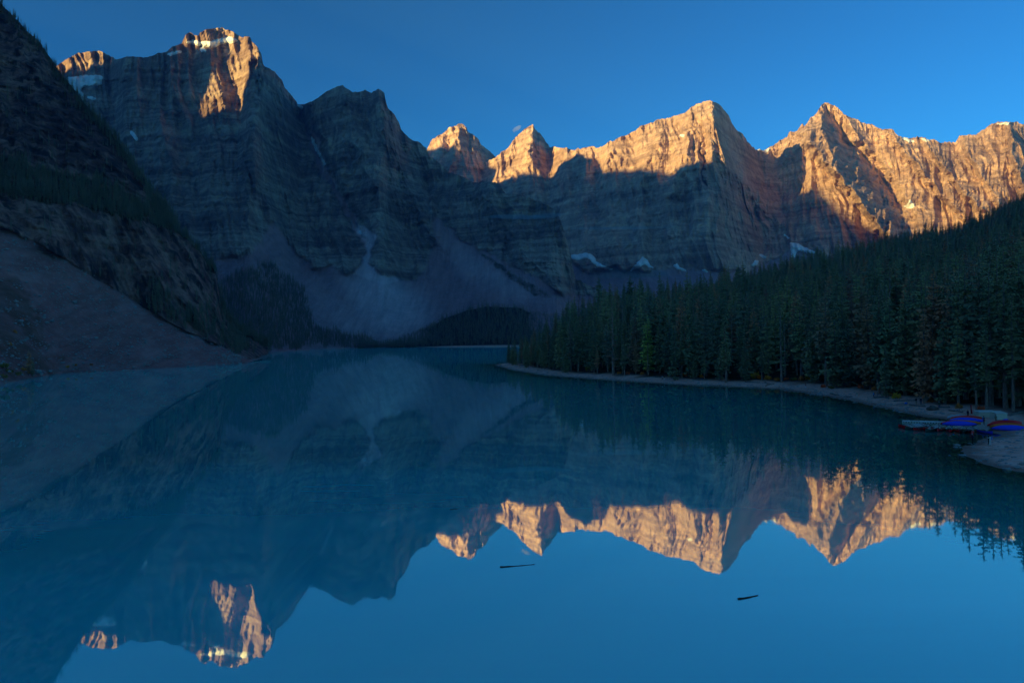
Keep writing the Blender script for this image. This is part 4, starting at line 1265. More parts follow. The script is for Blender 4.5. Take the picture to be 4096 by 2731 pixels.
def pebbles():
    g = np.random.default_rng(31)
    n = 9000
    # along the beach, thickest near the water
    t = g.uniform(0, 1, n)
    ln = _s[:-2]
    cum = np.concatenate([[0], np.cumsum(np.linalg.norm(np.diff(ln, axis=0), axis=1))])
    u = t*cum[-1]
    X = np.interp(u, cum, ln[:, 0])+g.normal(0, 4.5, n)
    Y = np.interp(u, cum, ln[:, 1])+g.normal(0, 4.5, n)
    m = Y < 150
    X = np.where(m, g.uniform(60, 112, n), X)
    Y = np.where(m, g.uniform(85, 135, n), Y)
    sd = land_dist(X, Y)
    cl = fbm(X/6, Y/6, 0, 2, 8)
    ok = (sd > -2.0) & (sd < 13) & (cl > -0.25)
    X, Y, sd = X[ok], Y[ok], sd[ok]
    Z = ground_z(X, Y)
    r = g.lognormal(-1.8, 0.5, len(X))
    protos = [bpy.data.objects.new('pebble', stone_mesh(40+k, 1, 0.5)) for k in range(3)]
    sg = scatter_group(protos)
    o = forest('beach_stones', np.column_stack([X, Y, Z]), r*22, sg, 3, 'small pale stones scattered over the gravel beach', 'stones')
    print('PEBBLES', len(X))
pebbles()

def talus_blocks():
    p = pick(GR['N'], None, 5200, 77, GR['N'][3]['scree']*(GR['N'][0] > -60)*sstep(-0.3, 0.4, fbm(GR['N'][0]/70, GR['N'][1]/50, 0, 3, 19)))
    r = np.random.default_rng(8).lognormal(-0.65, 0.5, len(p))
    protos = [bpy.data.objects.new('block', stone_mesh(60+k, 1, 0.6)) for k in range(3)]
    forest('talus_blocks', p+np.array([0, 0, 0.9]), r*22*0.8, scatter_group(protos), 3, 'pale rock blocks strewn over the left talus slope', 'stones')
talus_blocks()

def drift_mat(name='driftwood', a=(0.14, 0.12, 0.105), b=(0.32, 0.30, 0.28)):
    t = NT(name)
    v = t.noise(t.n('Mapping', {0: t.n('TexCoord').outputs['Object'], 3: (1.0, 14, 14)}).outputs[0], 1.0, 5.0, 0.6)
    return t.surf(t.ramp(v, [(0.3, a), (0.7, b)]), 0.9, spec=0.1)
M_DRIFT = drift_mat()
M_WETLOG = drift_mat('wet_log', (0.03, 0.022, 0.018), (0.12, 0.09, 0.07))

def log_mesh(L, r, seed, mat, knots=2):
    """bent, tapering trunk lying along x, with branch stubs"""
    g = np.random.default_rng(seed)
    n, m = 9, 8
    xs = np.linspace(-L/2, L/2, n)
    cy_ = np.cumsum(g.normal(0, L*0.006, n))
    cz_ = np.cumsum(g.normal(0, L*0.003, n))
    th = np.linspace(0, 2*math.pi, m, endpoint=False)
    V = []
    for i in range(n):
        rr = r*(1-0.3*i/(n-1))*(1+0.12*g.normal())
        V.append(np.column_stack([np.full(m, xs[i]), cy_[i]+np.cos(th)*rr, cz_[i]+np.sin(th)*rr]))
    V = np.vstack(V)
    i = np.arange(m)
    Fq = [np.stack([i+m*k, (i+1) % m+m*k, (i+1) % m+m*(k+1), i+m*(k+1)], 1) for k in range(n-1)]
    fs = [np.vstack(Fq), i[::-1].reshape(1, -1), (i+m*(n-1)).reshape(1, -1)]
    nv = len(V)
    extra = []
    for k in range(knots):
        j = g.integers(2, n-1)
        a = g.uniform(0.3, 2.8)
        c = np.array([xs[j], cy_[j], cz_[j]])
        tv, tf = tube(c, c+np.array([g.uniform(-.2, .3), math.cos(a), math.sin(a)])*r*g.uniform(2.5, 5), r*0.3, r*0.12, 5)
        extra.append((tv, tf))
    Vs = [V]
    for tv, tf in extra:
        fs.append(tf+nv)
        Vs.append(tv)
        nv += len(tv)
    return mesh_from('log', np.vstack(Vs), fs, mat, True)

def lay_log(a, b, r, label, mat=None, seed=1, cat='log', group='driftwood on the beach', ground=True, name='driftwood_log', water=False):
    pa, pb = (gpos(*a), gpos(*b)) if not water else (on_plane(np.float64(a[0]), np.float64(a[1])), on_plane(np.float64(b[0]), np.float64(b[1])))
    L = float(np.linalg.norm(pb-pa))
    o = link(name, log_mesh(L, r, seed, mat or M_DRIFT, 0 if water else 2), label=label, category=cat, group=group)
    c = (pa+pb)/2
    o.location = c+np.array([0, 0, r*0.7 if not water else 0.0])
    d = pb-pa
    o.rotation_euler = (0, -math.atan2(d[2], math.hypot(d[0], d[1])), math.atan2(d[1], d[0]))
    return o
for k, (a, b, r, lb) in enumerate([((3575, 1607), (3665, 1604), 0.24, 'long pale log below the bright yellow-green shrub'), ((3535, 1591), (3556, 1597), 0.2, 'pale log angled behind the person in light blue'), ((3497, 1592), (3536, 1590), 0.22, 'straight pale log at the feet of the person in light blue'),
                                   ((3640, 1621), (3700, 1627), 0.22, 'weathered log in front of the two standing hikers'), ((3752, 1630), (3800, 1631), 0.2, 'pale log behind the hiker with green pack'),
                                   ((3797, 1645), (3850, 1652), 0.22, 'log on the beach above the grey sheeted boat'), ((3320, 1576), (3358, 1583), 0.18, 'dark crooked branch on the beach below the broad spruces'), ((3375, 1589), (3405, 1588), 0.17, 'short grey log below the dirt path'),
                                   ((2620, 1509), (2650, 1512), 0.2, 'pale log left of the two walkers'), ((2692, 1515), (2728, 1509), 0.2, 'forked pale log right of the two walkers'), ((2330, 1494), (2372, 1497), 0.2, 'grey log below the large green shrub'), ((2150, 1481), (2178, 1482), 0.18, 'grey log on the gravel near the point'),
                                   ((2775, 1518), (2830, 1519), 0.2, 'pale log below the orange shrub row'), ((2980, 1530), (3040, 1531), 0.22, 'long pale log left of the driftwood tangle'), ((3058, 1528), (3078, 1540), 0.16, 'upper slanting stick of the driftwood tangle'),
                                   ((3068, 1536), (3098, 1538), 0.2, 'thick middle log of the driftwood tangle'), ((3062, 1546), (3084, 1536), 0.14, 'lower slanting stick of the driftwood tangle'), ((4010, 1668), (4090, 1650), 0.2, 'long dead pole leaning right of the sheds'), ((4040, 1665), (4096, 1648), 0.16, 'upper dead pole right of the sheds'), ((2560, 1508), (2600, 1509), 0.18, 'flat pale log by the bright green spruce')]):
    lay_log(a, b, r, lb, seed=200+k)
lay_log((2001, 2268), (2136, 2255), 0.10, 'dark log floating on the open water near the centre', M_WETLOG, 301, group='floating logs', name='floating_log', water=True)
lay_log((2952, 2396), (3032, 2381), 0.09, 'shorter dark log floating on the water at lower right', M_WETLOG, 302, group='floating logs', name='floating_log', water=True)
lay_log((1800, 2038), (1832, 2034), 0.07, 'tiny dark stick floating left of the centre of the lake', M_WETLOG, 303, group='floating logs', name='floating_log', water=True)

# ================================================================== BOATS, DOCK, PEOPLE
COLS = {'red': (0.98, 0.014, 0.02), 'blue': (0.012, 0.07, 0.85), 'orange': (0.98, 0.22, 0.012), 'green': (0.008, 0.075, 0.062), 'pale': (0.50, 0.52, 0.60)}
HULL_M = {k: plain(k+'_hull', c, 0.35, 0.4, 0.08, 3.0) for k, c in COLS.items()}
M_INNER = plain('grey_inner', (0.85, 0.80, 0.76), 0.6)
M_RIM = plain('black_rim', (0.07, 0.06, 0.06), 0.5)
M_SEAT = plain('pale_seat', (0.55, 0.56, 0.56), 0.6)

def canoe_shape(L, B, H, shrink=0.0, n=19, m=9, rock=0.10):
    s = np.linspace(-1, 1, n)
    hb = np.maximum((B/2)*(1-np.abs(s)**2.3)**0.8-shrink, 0.012)
    top = H*(0.78+0.42*np.abs(s)**3.2)
    keel = H*rock*np.abs(s)**2.6+shrink
    th = np.linspace(-1, 1, m)
    V = []
    for i in range(n):
        a = np.abs(th)
        y = np.sign(th)*hb[i]*(np.sin(a*math.pi/2)**0.62)
        z = keel[i]+(top[i]-keel[i])*(1-np.cos(a*math.pi/2)**0.75)
        V.append(np.column_stack([np.full(m, s[i]*(L/2-shrink)), y, z]))
    return np.vstack(V), grid_faces(n, m), n, m

def canoe_meshes(L=5.2, B=0.95, H=0.46, rock=0.10):
    V, Fq, n, m = canoe_shape(L, B, H, rock=rock)
    hull = (V, Fq)
    Vi, Fi, _, _ = canoe_shape(L, B, H, 0.035, rock=rock)
    inner = (Vi, Fi[:, ::-1])
    rims = []
    for e in (0, m-1):
        p = V.reshape(n, m, 3)[:, e]
        ring = []
        for q in p:
            ring.append(q+np.array([[0, -0.03, -0.03], [0, 0.03, -0.03], [0, 0.03, 0.025], [0, -0.03, 0.025]]))
        R_ = np.vstack(ring)
        i = np.arange(4)
        rf = np.vstack([np.stack([i+4*k, (i+1) % 4+4*k, (i+1) % 4+4*(k+1), i+4*(k+1)], 1) for k in range(n-1)])
        rims.append((R_, np.vstack([rf, [[0, 1, 2, 3]], [[4*n-4, 4*n-3, 4*n-2, 4*n-1]]])))
    return hull, inner, rims

def box(c, s, taper=1.0):
    x, y, z = np.array(s)/2.0
    V = np.array([(-x, -y, -z), (x, -y, -z), (x, y, -z), (-x, y, -z), (-x*taper, -y*taper, z), (x*taper, -y*taper, z), (x*taper, y*taper, z), (-x*taper, y*taper, z)])+np.asarray(c, float)
    return V, np.array([(0, 3, 2, 1), (4, 5, 6, 7), (0, 1, 5, 4), (1, 2, 6, 5), (2, 3, 7, 6), (3, 0, 4, 7)])

_h_, _i_, _r_ = canoe_meshes(H=0.56, B=1.0)
CANOE = {k: mesh_from('hull', *_h_, m, True) for k, m in HULL_M.items()}
CANOE_IN = mesh_from('inner_hull', *_i_, M_INNER, True)
CANOE_RIM = [mesh_from('gunwale', v, f, M_RIM) for v, f in _r_]
_h2, _i2, _r2 = canoe_meshes(H=0.56, B=1.0, rock=0.62)
OVER = {k: mesh_from('hull', *_h2, m, True) for k, m in HULL_M.items()}
OVER_IN = mesh_from('inner_hull', *_i2, M_INNER, True)
OVER_RIM = [mesh_from('gunwale', v, f, M_RIM) for v, f in _r2]
CANOE_SEAT = mesh_from('seat', *box((0, 0, 0), (0.28, 0.74, 0.035)), M_SEAT)
CANOE_THW = mesh_from('thwart', *box((0, 0, 0), (0.07, 0.88, 0.04)), M_RIM)

def canoe(p, rz, col, label, group, over=False, name='canoe', tilt=0.0, s=1.0):
    e = empty(name, p, rz, s, label=label, category='canoe', group=group)
    if over:
        e.rotation_euler = (math.pi+tilt, 0, rz)
        e.location = (p[0], p[1], p[2]+0.60*s)
    A_, B_, C_ = (OVER, OVER_IN, OVER_RIM) if over else (CANOE, CANOE_IN, CANOE_RIM)
    parts = [('hull', A_[col], (0, 0, 0)), ('inner_hull', B_, (0, 0, 0)), ('gunwale', C_[0], (0, 0, 0)), ('gunwale', C_[1], (0, 0, 0))]
    if not over:
        parts += [('seat', CANOE_SEAT, (-1.55, 0, 0.38)), ('seat', CANOE_SEAT, (1.35, 0, 0.38)), ('thwart', CANOE_THW, (0, 0, 0.42))]
    for nm, me, lc in parts:
        o = bpy.data.objects.new(nm, me)
        COL.objects.link(o)
        o.parent = e
        o.location = lc
    return e

AFLOAT = [((3600, 1706), (3703, 1700), 'red', 'red canoe afloat furthest left of the moored row'), ((3614, 1711), (3703, 1704), 'red', 'red canoe afloat second from the left, half hidden'),
          ((3627, 1716), (3712, 1708), 'green', 'dark green canoe afloat third from the left'), ((3658, 1719), (3722, 1708), 'red', 'red canoe afloat fourth from the left with full side showing'),
          ((3697, 1718), (3762, 1706), 'red', 'red canoe afloat fifth from the left, bow only showing'), ((3706, 1724), (3762, 1711), 'green', 'dark green canoe afloat sixth from the left'),
          ((3752, 1723), (3782, 1709), 'red', 'red canoe afloat angled left, third from the right among the end-on reds'), ((3797, 1727), (3796, 1710), 'red', 'red canoe pointing straight at the viewer'),
          ((3838, 1728), (3812, 1710), 'red', 'red canoe afloat angled right, beside the end-on red one'), ((3853, 1730), (3854, 1713), 'green', 'dark green canoe pointing straight at the viewer'),
          ((3887, 1733), (3874, 1716), 'red', 'red canoe afloat behind the person with white hat'), ((3966, 1733), (3886, 1715), 'blue', 'blue canoe afloat at the right end of the row')]
for a, b, col, lb in AFLOAT:
    pa, pb = on_plane(np.float64(a[0]), np.float64(a[1]), 0.15), on_plane(np.float64(b[0]), np.float64(b[1]), 0.15)
    d = pb-pa
    c = pa+d/np.linalg.norm(d)*2.6
    canoe((c[0], c[1], -0.06), math.atan2(d[1], d[0]), col, lb, 'canoes afloat at the dock', s=1.14)

# ---- dock
def wood_mat(name, a, b):
    t = NT(name)
    v = t.noise(t.n('Mapping', {0: t.n('TexCoord').outputs['Object'], 3: (1.2, 9, 9)}).outputs[0], 1.0, 5.0, 0.6)
    r = t.n('ObjectInfo').outputs['Random']
    f = t.math('MULTIPLY_ADD', r, 0.5, 0.75)
    return t.surf(t.mix(1.0, t.ramp(v, [(0.3, a), (0.7, b)]), t.n('CombineColor', {0: f, 1: f, 2: f}).outputs[0], 'MULTIPLY'), 0.85, spec=0.15)
M_PLANK = wood_mat('dock_planks', (0.38, 0.30, 0.25), (0.62, 0.52, 0.45))
M_JOIST = wood_mat('dock_joist', (0.30, 0.15, 0.06), (0.50, 0.27, 0.13))
M_FLOATTOP = wood_mat('float_deck', (0.55, 0.53, 0.50), (0.75, 0.72, 0.68))
M_FLOATSIDE = plain('float_side', (0.75, 0.70, 0.58), 0.7)
M_DARKGAP = plain('dark_gap', (0.03, 0.03, 0.028), 0.9)

def deck():
    A, B, Cc, E = (on_plane(np.float64(x), np.float64(y), 0.45) for x, y in ((3722, 1704), (3950, 1719), (3965, 1674), (3792, 1682)))
    root = empty('wooden_dock', (*A[:2], 0), 0, label='weathered plank dock platform carrying overturned canoes', category='dock')
    u = (B-A)/np.linalg.norm(B-A)
    Lx = np.linalg.norm(B-A)
    rz = math.atan2(u[1], u[0])
    root.rotation_euler = (0, 0, rz)
    Rm = np.array([[math.cos(rz), math.sin(rz)], [-math.sin(rz), math.cos(rz)]])
    loc = lambda q: Rm @ (q-A)[:2]
    a, b, c, e = loc(A), loc(B), loc(Cc), loc(E)
    n = 46
    for k in range(n):                       # boards run away from the water
        x0 = Lx*k/n
        x1 = Lx*(k+1)/n-0.02
        back = np.interp((x0+x1)/2, [0, e[0], c[0], Lx], [0.6, e[1], c[1], c[1]])
        V, Fq = box(((x0+x1)/2, back/2, 0.43+random.uniform(-0.006, 0.006)), (x1-x0, back, 0.05))
        link('plank', mesh_from('plank', V, Fq, M_PLANK), root)
    V, Fq = box((Lx/2, 0.06, 0.27), (Lx, 0.07, 0.26))
    link('fascia_board', mesh_from('fascia_board', V, Fq, M_JOIST), root)
    for k in range(9):
        V, Fq = box((0.3+k*(Lx-0.6)/8, 0.4, 0.05), (0.2, 0.2, 0.7))
        link('post', mesh_from('post', V, Fq, M_JOIST), root)
    V, Fq = box((Lx*0.55, max(c[1], 2.0)*0.5, 0.20), (Lx*0.86, max(c[1], 2.0)*0.6, 0.30))
    link('float_crib', mesh_from('float_crib', V, Fq, M_DARKGAP), root)
deck()

def finger_dock():
    A, B = on_plane(np.float64(3614), np.float64(1685), 0.4), on_plane(np.float64(3790), np.float64(1690), 0.4)
    L = float(np.linalg.norm(B-A))
    rz = math.atan2(*(B-A)[[1, 0]])
    root = empty('floating_dock', (A[0], A[1], 0), rz, label='long pale grey floating dock with slotted side', category='dock')
    n = 18
    for k in range(n):
        V, Fq = box(((k+0.5)*L/n, 1.0, 0.42), (L/n-0.025, 2.0, 0.05))
        link('deck_board', mesh_from('deck_board', V, Fq, M_FLOATTOP), root)
    for z, h, nm in ((0.36, 0.07, 'side_rail'), (0.10, 0.10, 'side_rail')):
        V, Fq = box((L/2, -0.03, z), (L, 0.06, h))
        link(nm, mesh_from(nm, V, Fq, M_FLOATSIDE), root)
    V, Fq = box((L/2, 1.02, 0.19), (L-0.05, 1.9, 0.36))
    link('float_body', mesh_from('float_body', V, Fq, M_DARKGAP), root)
    for k in range(16):
        V, Fq = box(((k+0.5)*L/16, 0.02, 0.23), (L/16*0.55, 0.07, 0.17))
        link('side_block', mesh_from('side_block', V, Fq, M_FLOATSIDE), root)
    V, Fq = box((-0.04, 1.0, 0.22), (0.08, 2.08, 0.42))
    link('end_board', mesh_from('end_board', V, Fq, M_FLOATSIDE), root)
finger_dock()

# ---- overturned canoes
def over(sx0, sy0, sx1, sy1, z, col, lb, group, tilt=0.0, s=1.12, back=0.0):
    lift = z-0.47
    z = 0.47
    if group == g2 and col != 'pale':
        lift -= 0.53
        z = float(gpos((sx0+sx1)/2, (sy0+sy1)/2)[2])
    a, b = on_plane(np.float64(sx0), np.float64(sy0), z), on_plane(np.float64(sx1), np.float64(sy1), z)
    d = b-a
    c = (a+b)/2
    d2 = d[:2]/np.linalg.norm(d[:2])
    c[:2] += back*np.array([-d2[1], d2[0]])
    canoe((c[0], c[1], z+lift-0.02), math.atan2(d[1], d[0]), col, lb, group, True, 'overturned_canoe', tilt, s)
g2 = 'canoes overturned on the beach at right'
g1 = 'canoes overturned on the dock'
over(3776, 1701, 3905, 1703, 0.47, 'blue', 'blue canoe overturned at the front of the dock', g1, 0.75)
over(3776, 1700, 3905, 1702, 0.47, 'red', 'red canoe overturned directly behind the front blue one', g1, 0.45, 1.12, 1.1)
over(3796, 1699, 3922, 1703, 0.66, 'orange', 'orange canoe overturned between two red ones on the dock', g1, 0.0, 1.10, 1.75)
over(3796, 1698, 3926, 1702, 0.47, 'red', 'red canoe overturned with its sticker end by the boatman', g1, 0.0, 1.12, 2.6)
over(3815, 1688, 3932, 1691, 0.47, 'blue', 'blue canoe overturned in the rear stack on the dock', g1, 0.6, 1.10, 1.4)
over(3822, 1688, 3940, 1690, 0.62, 'orange', 'orange canoe overturned in the rear stack on the dock', g1, 0.0, 1.10, 2.4)
over(3830, 1686, 3950, 1688, 0.72, 'red', 'red canoe overturned at the back of the rear stack', g1, 0.0, 1.10, 3.2)
over(3980, 1719, 4112, 1721, 1.0, 'blue', 'large blue canoe overturned on gravel at the right edge', g2, 0.75, 1.15)
over(3980, 1718, 4112, 1719, 1.25, 'orange', 'orange canoe overturned behind the large blue one at the right', g2, 0.55, 1.15, 0.95)
over(3980, 1717, 4114, 1716, 1.40, 'red', 'red canoe overturned behind the orange one at the right', g2, 0.45, 1.15, 1.9)
over(3995, 1709, 4125, 1706, 1.35, 'red', 'red canoe overturned rearmost of the right-hand stack', g2, 0.0, 1.15, 2.2)
over(3944, 1726, 3974, 1706, 0.75, 'green', 'dark green canoe overturned end-on beside the dock', g2, 0.0, 1.0)
over(4003, 1692, 4040, 1680, 1.1, 'blue', 'small blue canoe overturned beside the right cream shed', g2, 0.0, 0.72)
over(3779, 1677, 3872, 1670, 0.7, 'pale', 'pale lavender sheeted boat lying at the water behind the dock', g2, 0.0, 0.98)

# ---- cream storage sheds
M_CREAM = plain('cream_siding', (0.78, 0.70, 0.54), 0.75)
M_LID = plain('pale_lid', (0.75, 0.74, 0.68), 0.6)
def shed(sx, sy, w, dp, h, rz, lb):
    p = gpos(sx, sy)
    root = empty('storage_shed', p, rz, 1.0, label=lb, category='shed', group='cream storage sheds')
    n = 6
    for k in range(n):
        z0 = h*k/n
        for nm, c, s in (('siding_board', (0, -dp/2, z0+h/n/2), (w, 0.05, h/n-0.02)), ('siding_board', (w/2, 0, z0+h/n/2), (0.05, dp-0.06, h/n-0.02)), ('siding_board', (-w/2, 0, z0+h/n/2), (0.05, dp-0.06, h/n-0.02))):
            V, Fq = box(c, s)
            V[4:] += (np.array(c)*[0, 0, 0])
            link(nm, mesh_from(nm, V, Fq, M_CREAM), root)
    V, Fq = box((0, 0, h/2-0.05), (w-0.08, dp-0.08, h-0.06))
    link('core', mesh_from('core', V, Fq, M_DARKGAP), root)
    V, Fq = box((0, 0, h+0.08), (w+0.16, dp+0.16, 0.07))
    V[:, 2] += (V[:, 1]+dp/2)*0.10
    link('lid', mesh_from('lid', V, Fq, M_LID), root)
    for x in (-w/2, w/2):
        V, Fq = box((x, -dp/2-0.005, h/2), (0.09, 0.07, h))
        link('corner_board', mesh_from('corner_board', V, Fq, M_CREAM), root)
shed(3942, 1668, 3.5, 1.9, 1.0, -0.06, 'wide low cream shed behind the dock, left of the pair')
shed(3993, 1676, 2.0, 2.3, 1.2, -0.10, 'narrower cream shed behind the dock, right of the pair')

# ---- red flag
M_FLAG = plain('red_cloth', (0.55, 0.01, 0.03), 0.8)
def flag():
    p = gpos(3884, 1668)
    root = empty('banner_flag', p, 0.3, 1.0, label='narrow red banner flag standing behind the overturned canoes', category='flag')
    V, Fq = tube((0, 0, 0), (-0.1, 0, 2.6), 0.025, 0.015, 6)
    link('pole', mesh_from('pole', V, Fq, M_RIM), root)
    zz = np.linspace(0.7, 2.6, 9)
    V = np.array([(-0.1*z/2.6+s*(0.46-0.02*k)*(1 if s else 0), 0.05*math.sin(z*3+s*2), z-s*0.12) for k, z in enumerate(zz) for s in (0, 1)])
    V = np.vstack([V, V+np.array([0, 0.012, 0])])
    Fq = np.vstack([grid_faces(9, 2), grid_faces(9, 2)[:, ::-1]+18])
    link('cloth', mesh_from('cloth', V, Fq, M_FLAG, True), root)
flag()

# ---- blue dry bag on the beach
def bag():
    p = gpos(3624, 1617)
    root = empty('dry_bag', p, 0.4, 1.0, label='bright blue dry bag lying on the beach near the water', category='bag')
    m = plain('bright_blue', (0.01, 0.22, 0.75), 0.5)
    s = np.linspace(-1, 1, 9)
    th = np.linspace(0, 2*math.pi, 10, endpoint=False)
    V = np.vstack([np.column_stack([np.full(10, q*0.42), np.cos(th)*0.27*(1-abs(q)**4*0.6), 0.25+np.sin(th)*0.25*(1-abs(q)**4*0.6)]) for q in s])
    i = np.arange(10)
    fs = [np.vstack([np.stack([i+10*k, (i+1) % 10+10*k, (i+1) % 10+10*(k+1), i+10*(k+1)], 1) for k in range(8)]), i[::-1].reshape(1, -1), (i+80).reshape(1, -1)]
    link('body', mesh_from('body', V, fs, m, True), root)
    V, Fq = box((0.47, 0, 0.25), (0.1, 0.3, 0.07))
    link('roll_closure', mesh_from('roll_closure', V, Fq, M_RIM), root)
bag()

# ---- people
SKIN = plain('skin', (0.42, 0.26, 0.19), 0.6, 0.3, 0.05)
SHOE = plain('shoe', (0.05, 0.045, 0.045), 0.7)
CL = {}
def cloth(c):
    if c not in CL:
        CL[c] = plain('cloth', {'white': (0.72, 0.73, 0.74), 'black': (0.012, 0.013, 0.018), 'navy': (0.012, 0.02, 0.06), 'red': (0.5, 0.012, 0.02), 'sky': (0.16, 0.36, 0.62), 'green': (0.03, 0.10, 0.06),
                                'jeans': (0.05, 0.12, 0.24), 'tan': (0.22, 0.15, 0.11), 'yellow': (0.6, 0.45, 0.03), 'blue': (0.02, 0.17, 0.55), 'skin': (0.42, 0.26, 0.19), 'lavender': (0.22, 0.25, 0.62), 'hair': (0.03, 0.02, 0.015), 'grey': (0.25, 0.26, 0.27), 'mint': (0.18, 0.42, 0.33)}[c], 0.85, 0.15, 0.1)
    return CL[c]

def body_mesh(pose):
    """one skinned figure 1.72 m tall, facing -y; slots: trousers, top, skin, shoes"""
    J, Rr, E = [], [], []
    def v(p, r, par=None):
        J.append(p)
        Rr.append(r if isinstance(r, tuple) else (r, r))
        if par is not None:
            E.append((par, len(J)-1))
        return len(J)-1
    pel = v((0, 0, 0.95), (0.15, 0.11))
    wst = v((0, 0, 1.10), (0.135, 0.10), pel)
    chs = v((0, 0, 1.30), (0.165, 0.115), wst)
    nb = v((0, 0, 1.43), (0.085, 0.075), chs)
    nk = v((0, 0, 1.49), 0.052, nb)
    h1 = v((0, -0.015, 1.57), (0.072, 0.085), nk)
    h2 = v((0, -0.01, 1.66), (0.075, 0.09), h1)
    v((0, 0.0, 1.715), (0.045, 0.05), h2)
    v((0, -0.115, 1.60), 0.012, h1)                      # nose
    step = {'walk': 0.24, 'stand': 0.03, 'reach': 0.05, 'phone': 0.02}[pose]
    for sx in (-1, 1):
        f = -sx*step
        hip = v((sx*0.085, 0, 0.88), (0.085, 0.095), pel)
        kn = v((sx*0.095, f*0.45-0.02, 0.49), (0.058, 0.062), hip)
        an = v((sx*0.10, f+(0.05 if f > 0.1 else 0), 0.09), (0.04, 0.045), kn)
        v((sx*0.11, f-0.15+(0.05 if f > 0.1 else 0), 0.045), (0.042, 0.032), an)
        sh = v((sx*0.185, 0, 1.385), 0.066, chs)
        if pose == 'reach' and sx == 1:
            el, wr, dr = (0.40, -0.10, 1.30), (0.60, -0.22, 1.44), np.array([0.75, -0.3, 0.55])
        elif pose == 'phone':
            el, wr, dr = (sx*0.25, -0.10, 1.12), (sx*0.08, -0.30, 1.22), np.array([-sx*0.4, -0.6, 0.3])
        else:
            el, wr, dr = (sx*0.245, 0.02+f*0.2, 1.10), (sx*0.26, -0.07-f*0.5, 0.86), np.array([0, -0.12, -1.0])
        e_ = v(el, 0.045, sh)
        w_ = v(wr, 0.029, e_)
        dr = dr/np.linalg.norm(dr)
        pm = v(tuple(np.array(wr)+dr*0.075), (0.036, 0.02), w_)
        side = np.cross(dr, [0, 1.0, 0.2])
        side /= np.linalg.norm(side)
        for k, ln in enumerate((0.070, 0.082, 0.077, 0.060)):
            o = np.array(wr)+dr*0.10+side*(k-1.5)*0.020
            a = v(tuple(o), 0.009, pm)
            b = v(tuple(o+dr*ln*0.55+np.array([0, -0.008, 0])), 0.0085, a)
            v(tuple(o+dr*ln+np.array([0, -0.03, 0])), 0.007, b)
        t0 = np.array(wr)+dr*0.03-side*0.035
        a = v(tuple(t0), 0.011, w_)
        v(tuple(t0+dr*0.05-side*0.03+np.array([0, -0.015, 0])), 0.009, a)
    me = bpy.data.meshes.new('body')
    me.from_pydata([tuple(map(float, q)) for q in J], E, [])
    ob = bpy.data.objects.new('body', me)
    COL.objects.link(ob)
    md = ob.modifiers.new('skin', 'SKIN')
    md.use_smooth_shade = True
    sv = me.skin_vertices[0].data
    for i, r in enumerate(Rr):
        sv[i].radius = r
        sv[i].use_root = (i == 0)
    ss = ob.modifiers.new('sub', 'SUBSURF')
    ss.levels = ss.render_levels = 1
    dg = bpy.context.evaluated_depsgraph_get()
    out = bpy.data.meshes.new_from_object(ob.evaluated_get(dg))
    COL.objects.unlink(ob)
    bpy.data.objects.remove(ob)
    out.name = 'body'
    out.materials.clear()
    for m in (SKIN, SKIN, SKIN, SHOE):
        out.materials.append(m)
    for p in out.polygons:
        c = p.center
        hand = np.min([np.linalg.norm(np.array(c)-np.array(J[i])) for i in range(len(J)) if max(Rr[i]) < 0.04 and J[i][2] > 0.5]) < 0.04
        p.material_index = 3 if c.z < 0.085 else 0 if (c.z < 0.97 and abs(c.x) < 0.2 and not hand) else 2 if (c.z > 1.47 or hand) else 1
        p.use_smooth = True
    return out
BODY = {k: body_mesh(k) for k in ('stand', 'walk', 'reach', 'phone')}

def dome(c, r, cut, n=8, m=5):
    V = []
    for j in range(m+1):
        ph = math.pi*(0.5-j/m*(0.5+cut))
        V += [(c[0]+r[0]*math.cos(ph)*math.cos(a), c[1]+r[1]*math.cos(ph)*math.sin(a), c[2]+r[2]*math.sin(ph)) for a in np.linspace(0, 2*math.pi, n, endpoint=False)]
    V = np.array(V)
    i = np.arange(n)
    return V, np.vstack([np.stack([i+n*k, i+n*(k+1), (i+1) % n+n*(k+1), (i+1) % n+n*k], 1) for k in range(m)])

def person(sx, sy, h, pose, top, leg, label, face=0.0, hair='hair', pack=None, water=None):
    p = gpos(sx, sy)
    if water is not None:
        q = on_plane(np.float64(sx), np.float64(sy), water)
        p = np.array([q[0], q[1], water])
    e = empty('person', p, face, h/1.72, label=label, category='person', group='people on the shore')
    b = bpy.data.objects.new('body', BODY[pose])
    COL.objects.link(b)
    b.parent = e
    for i, m in enumerate((cloth(leg), cloth(top), SKIN, SHOE)):
        b.material_slots[i].link = 'OBJECT'
        b.material_slots[i].material = m
    nm = 'hat' if hair != 'hair' else 'hair'
    V, Fq = dome((0, 0.012, 1.655), (0.088, 0.105, 0.085), 0.12)
    link(nm, mesh_from(nm, V, Fq, cloth(hair), True), e)
    if pack:
        V, Fq = box((0, 0.20, 1.22), (0.30, 0.17, 0.46), 0.85)
        k = link('backpack', mesh_from('backpack', V, Fq, cloth(pack)), e)
        bv = k.modifiers.new('round', 'BEVEL')
        bv.width = 0.05
        bv.segments = 2
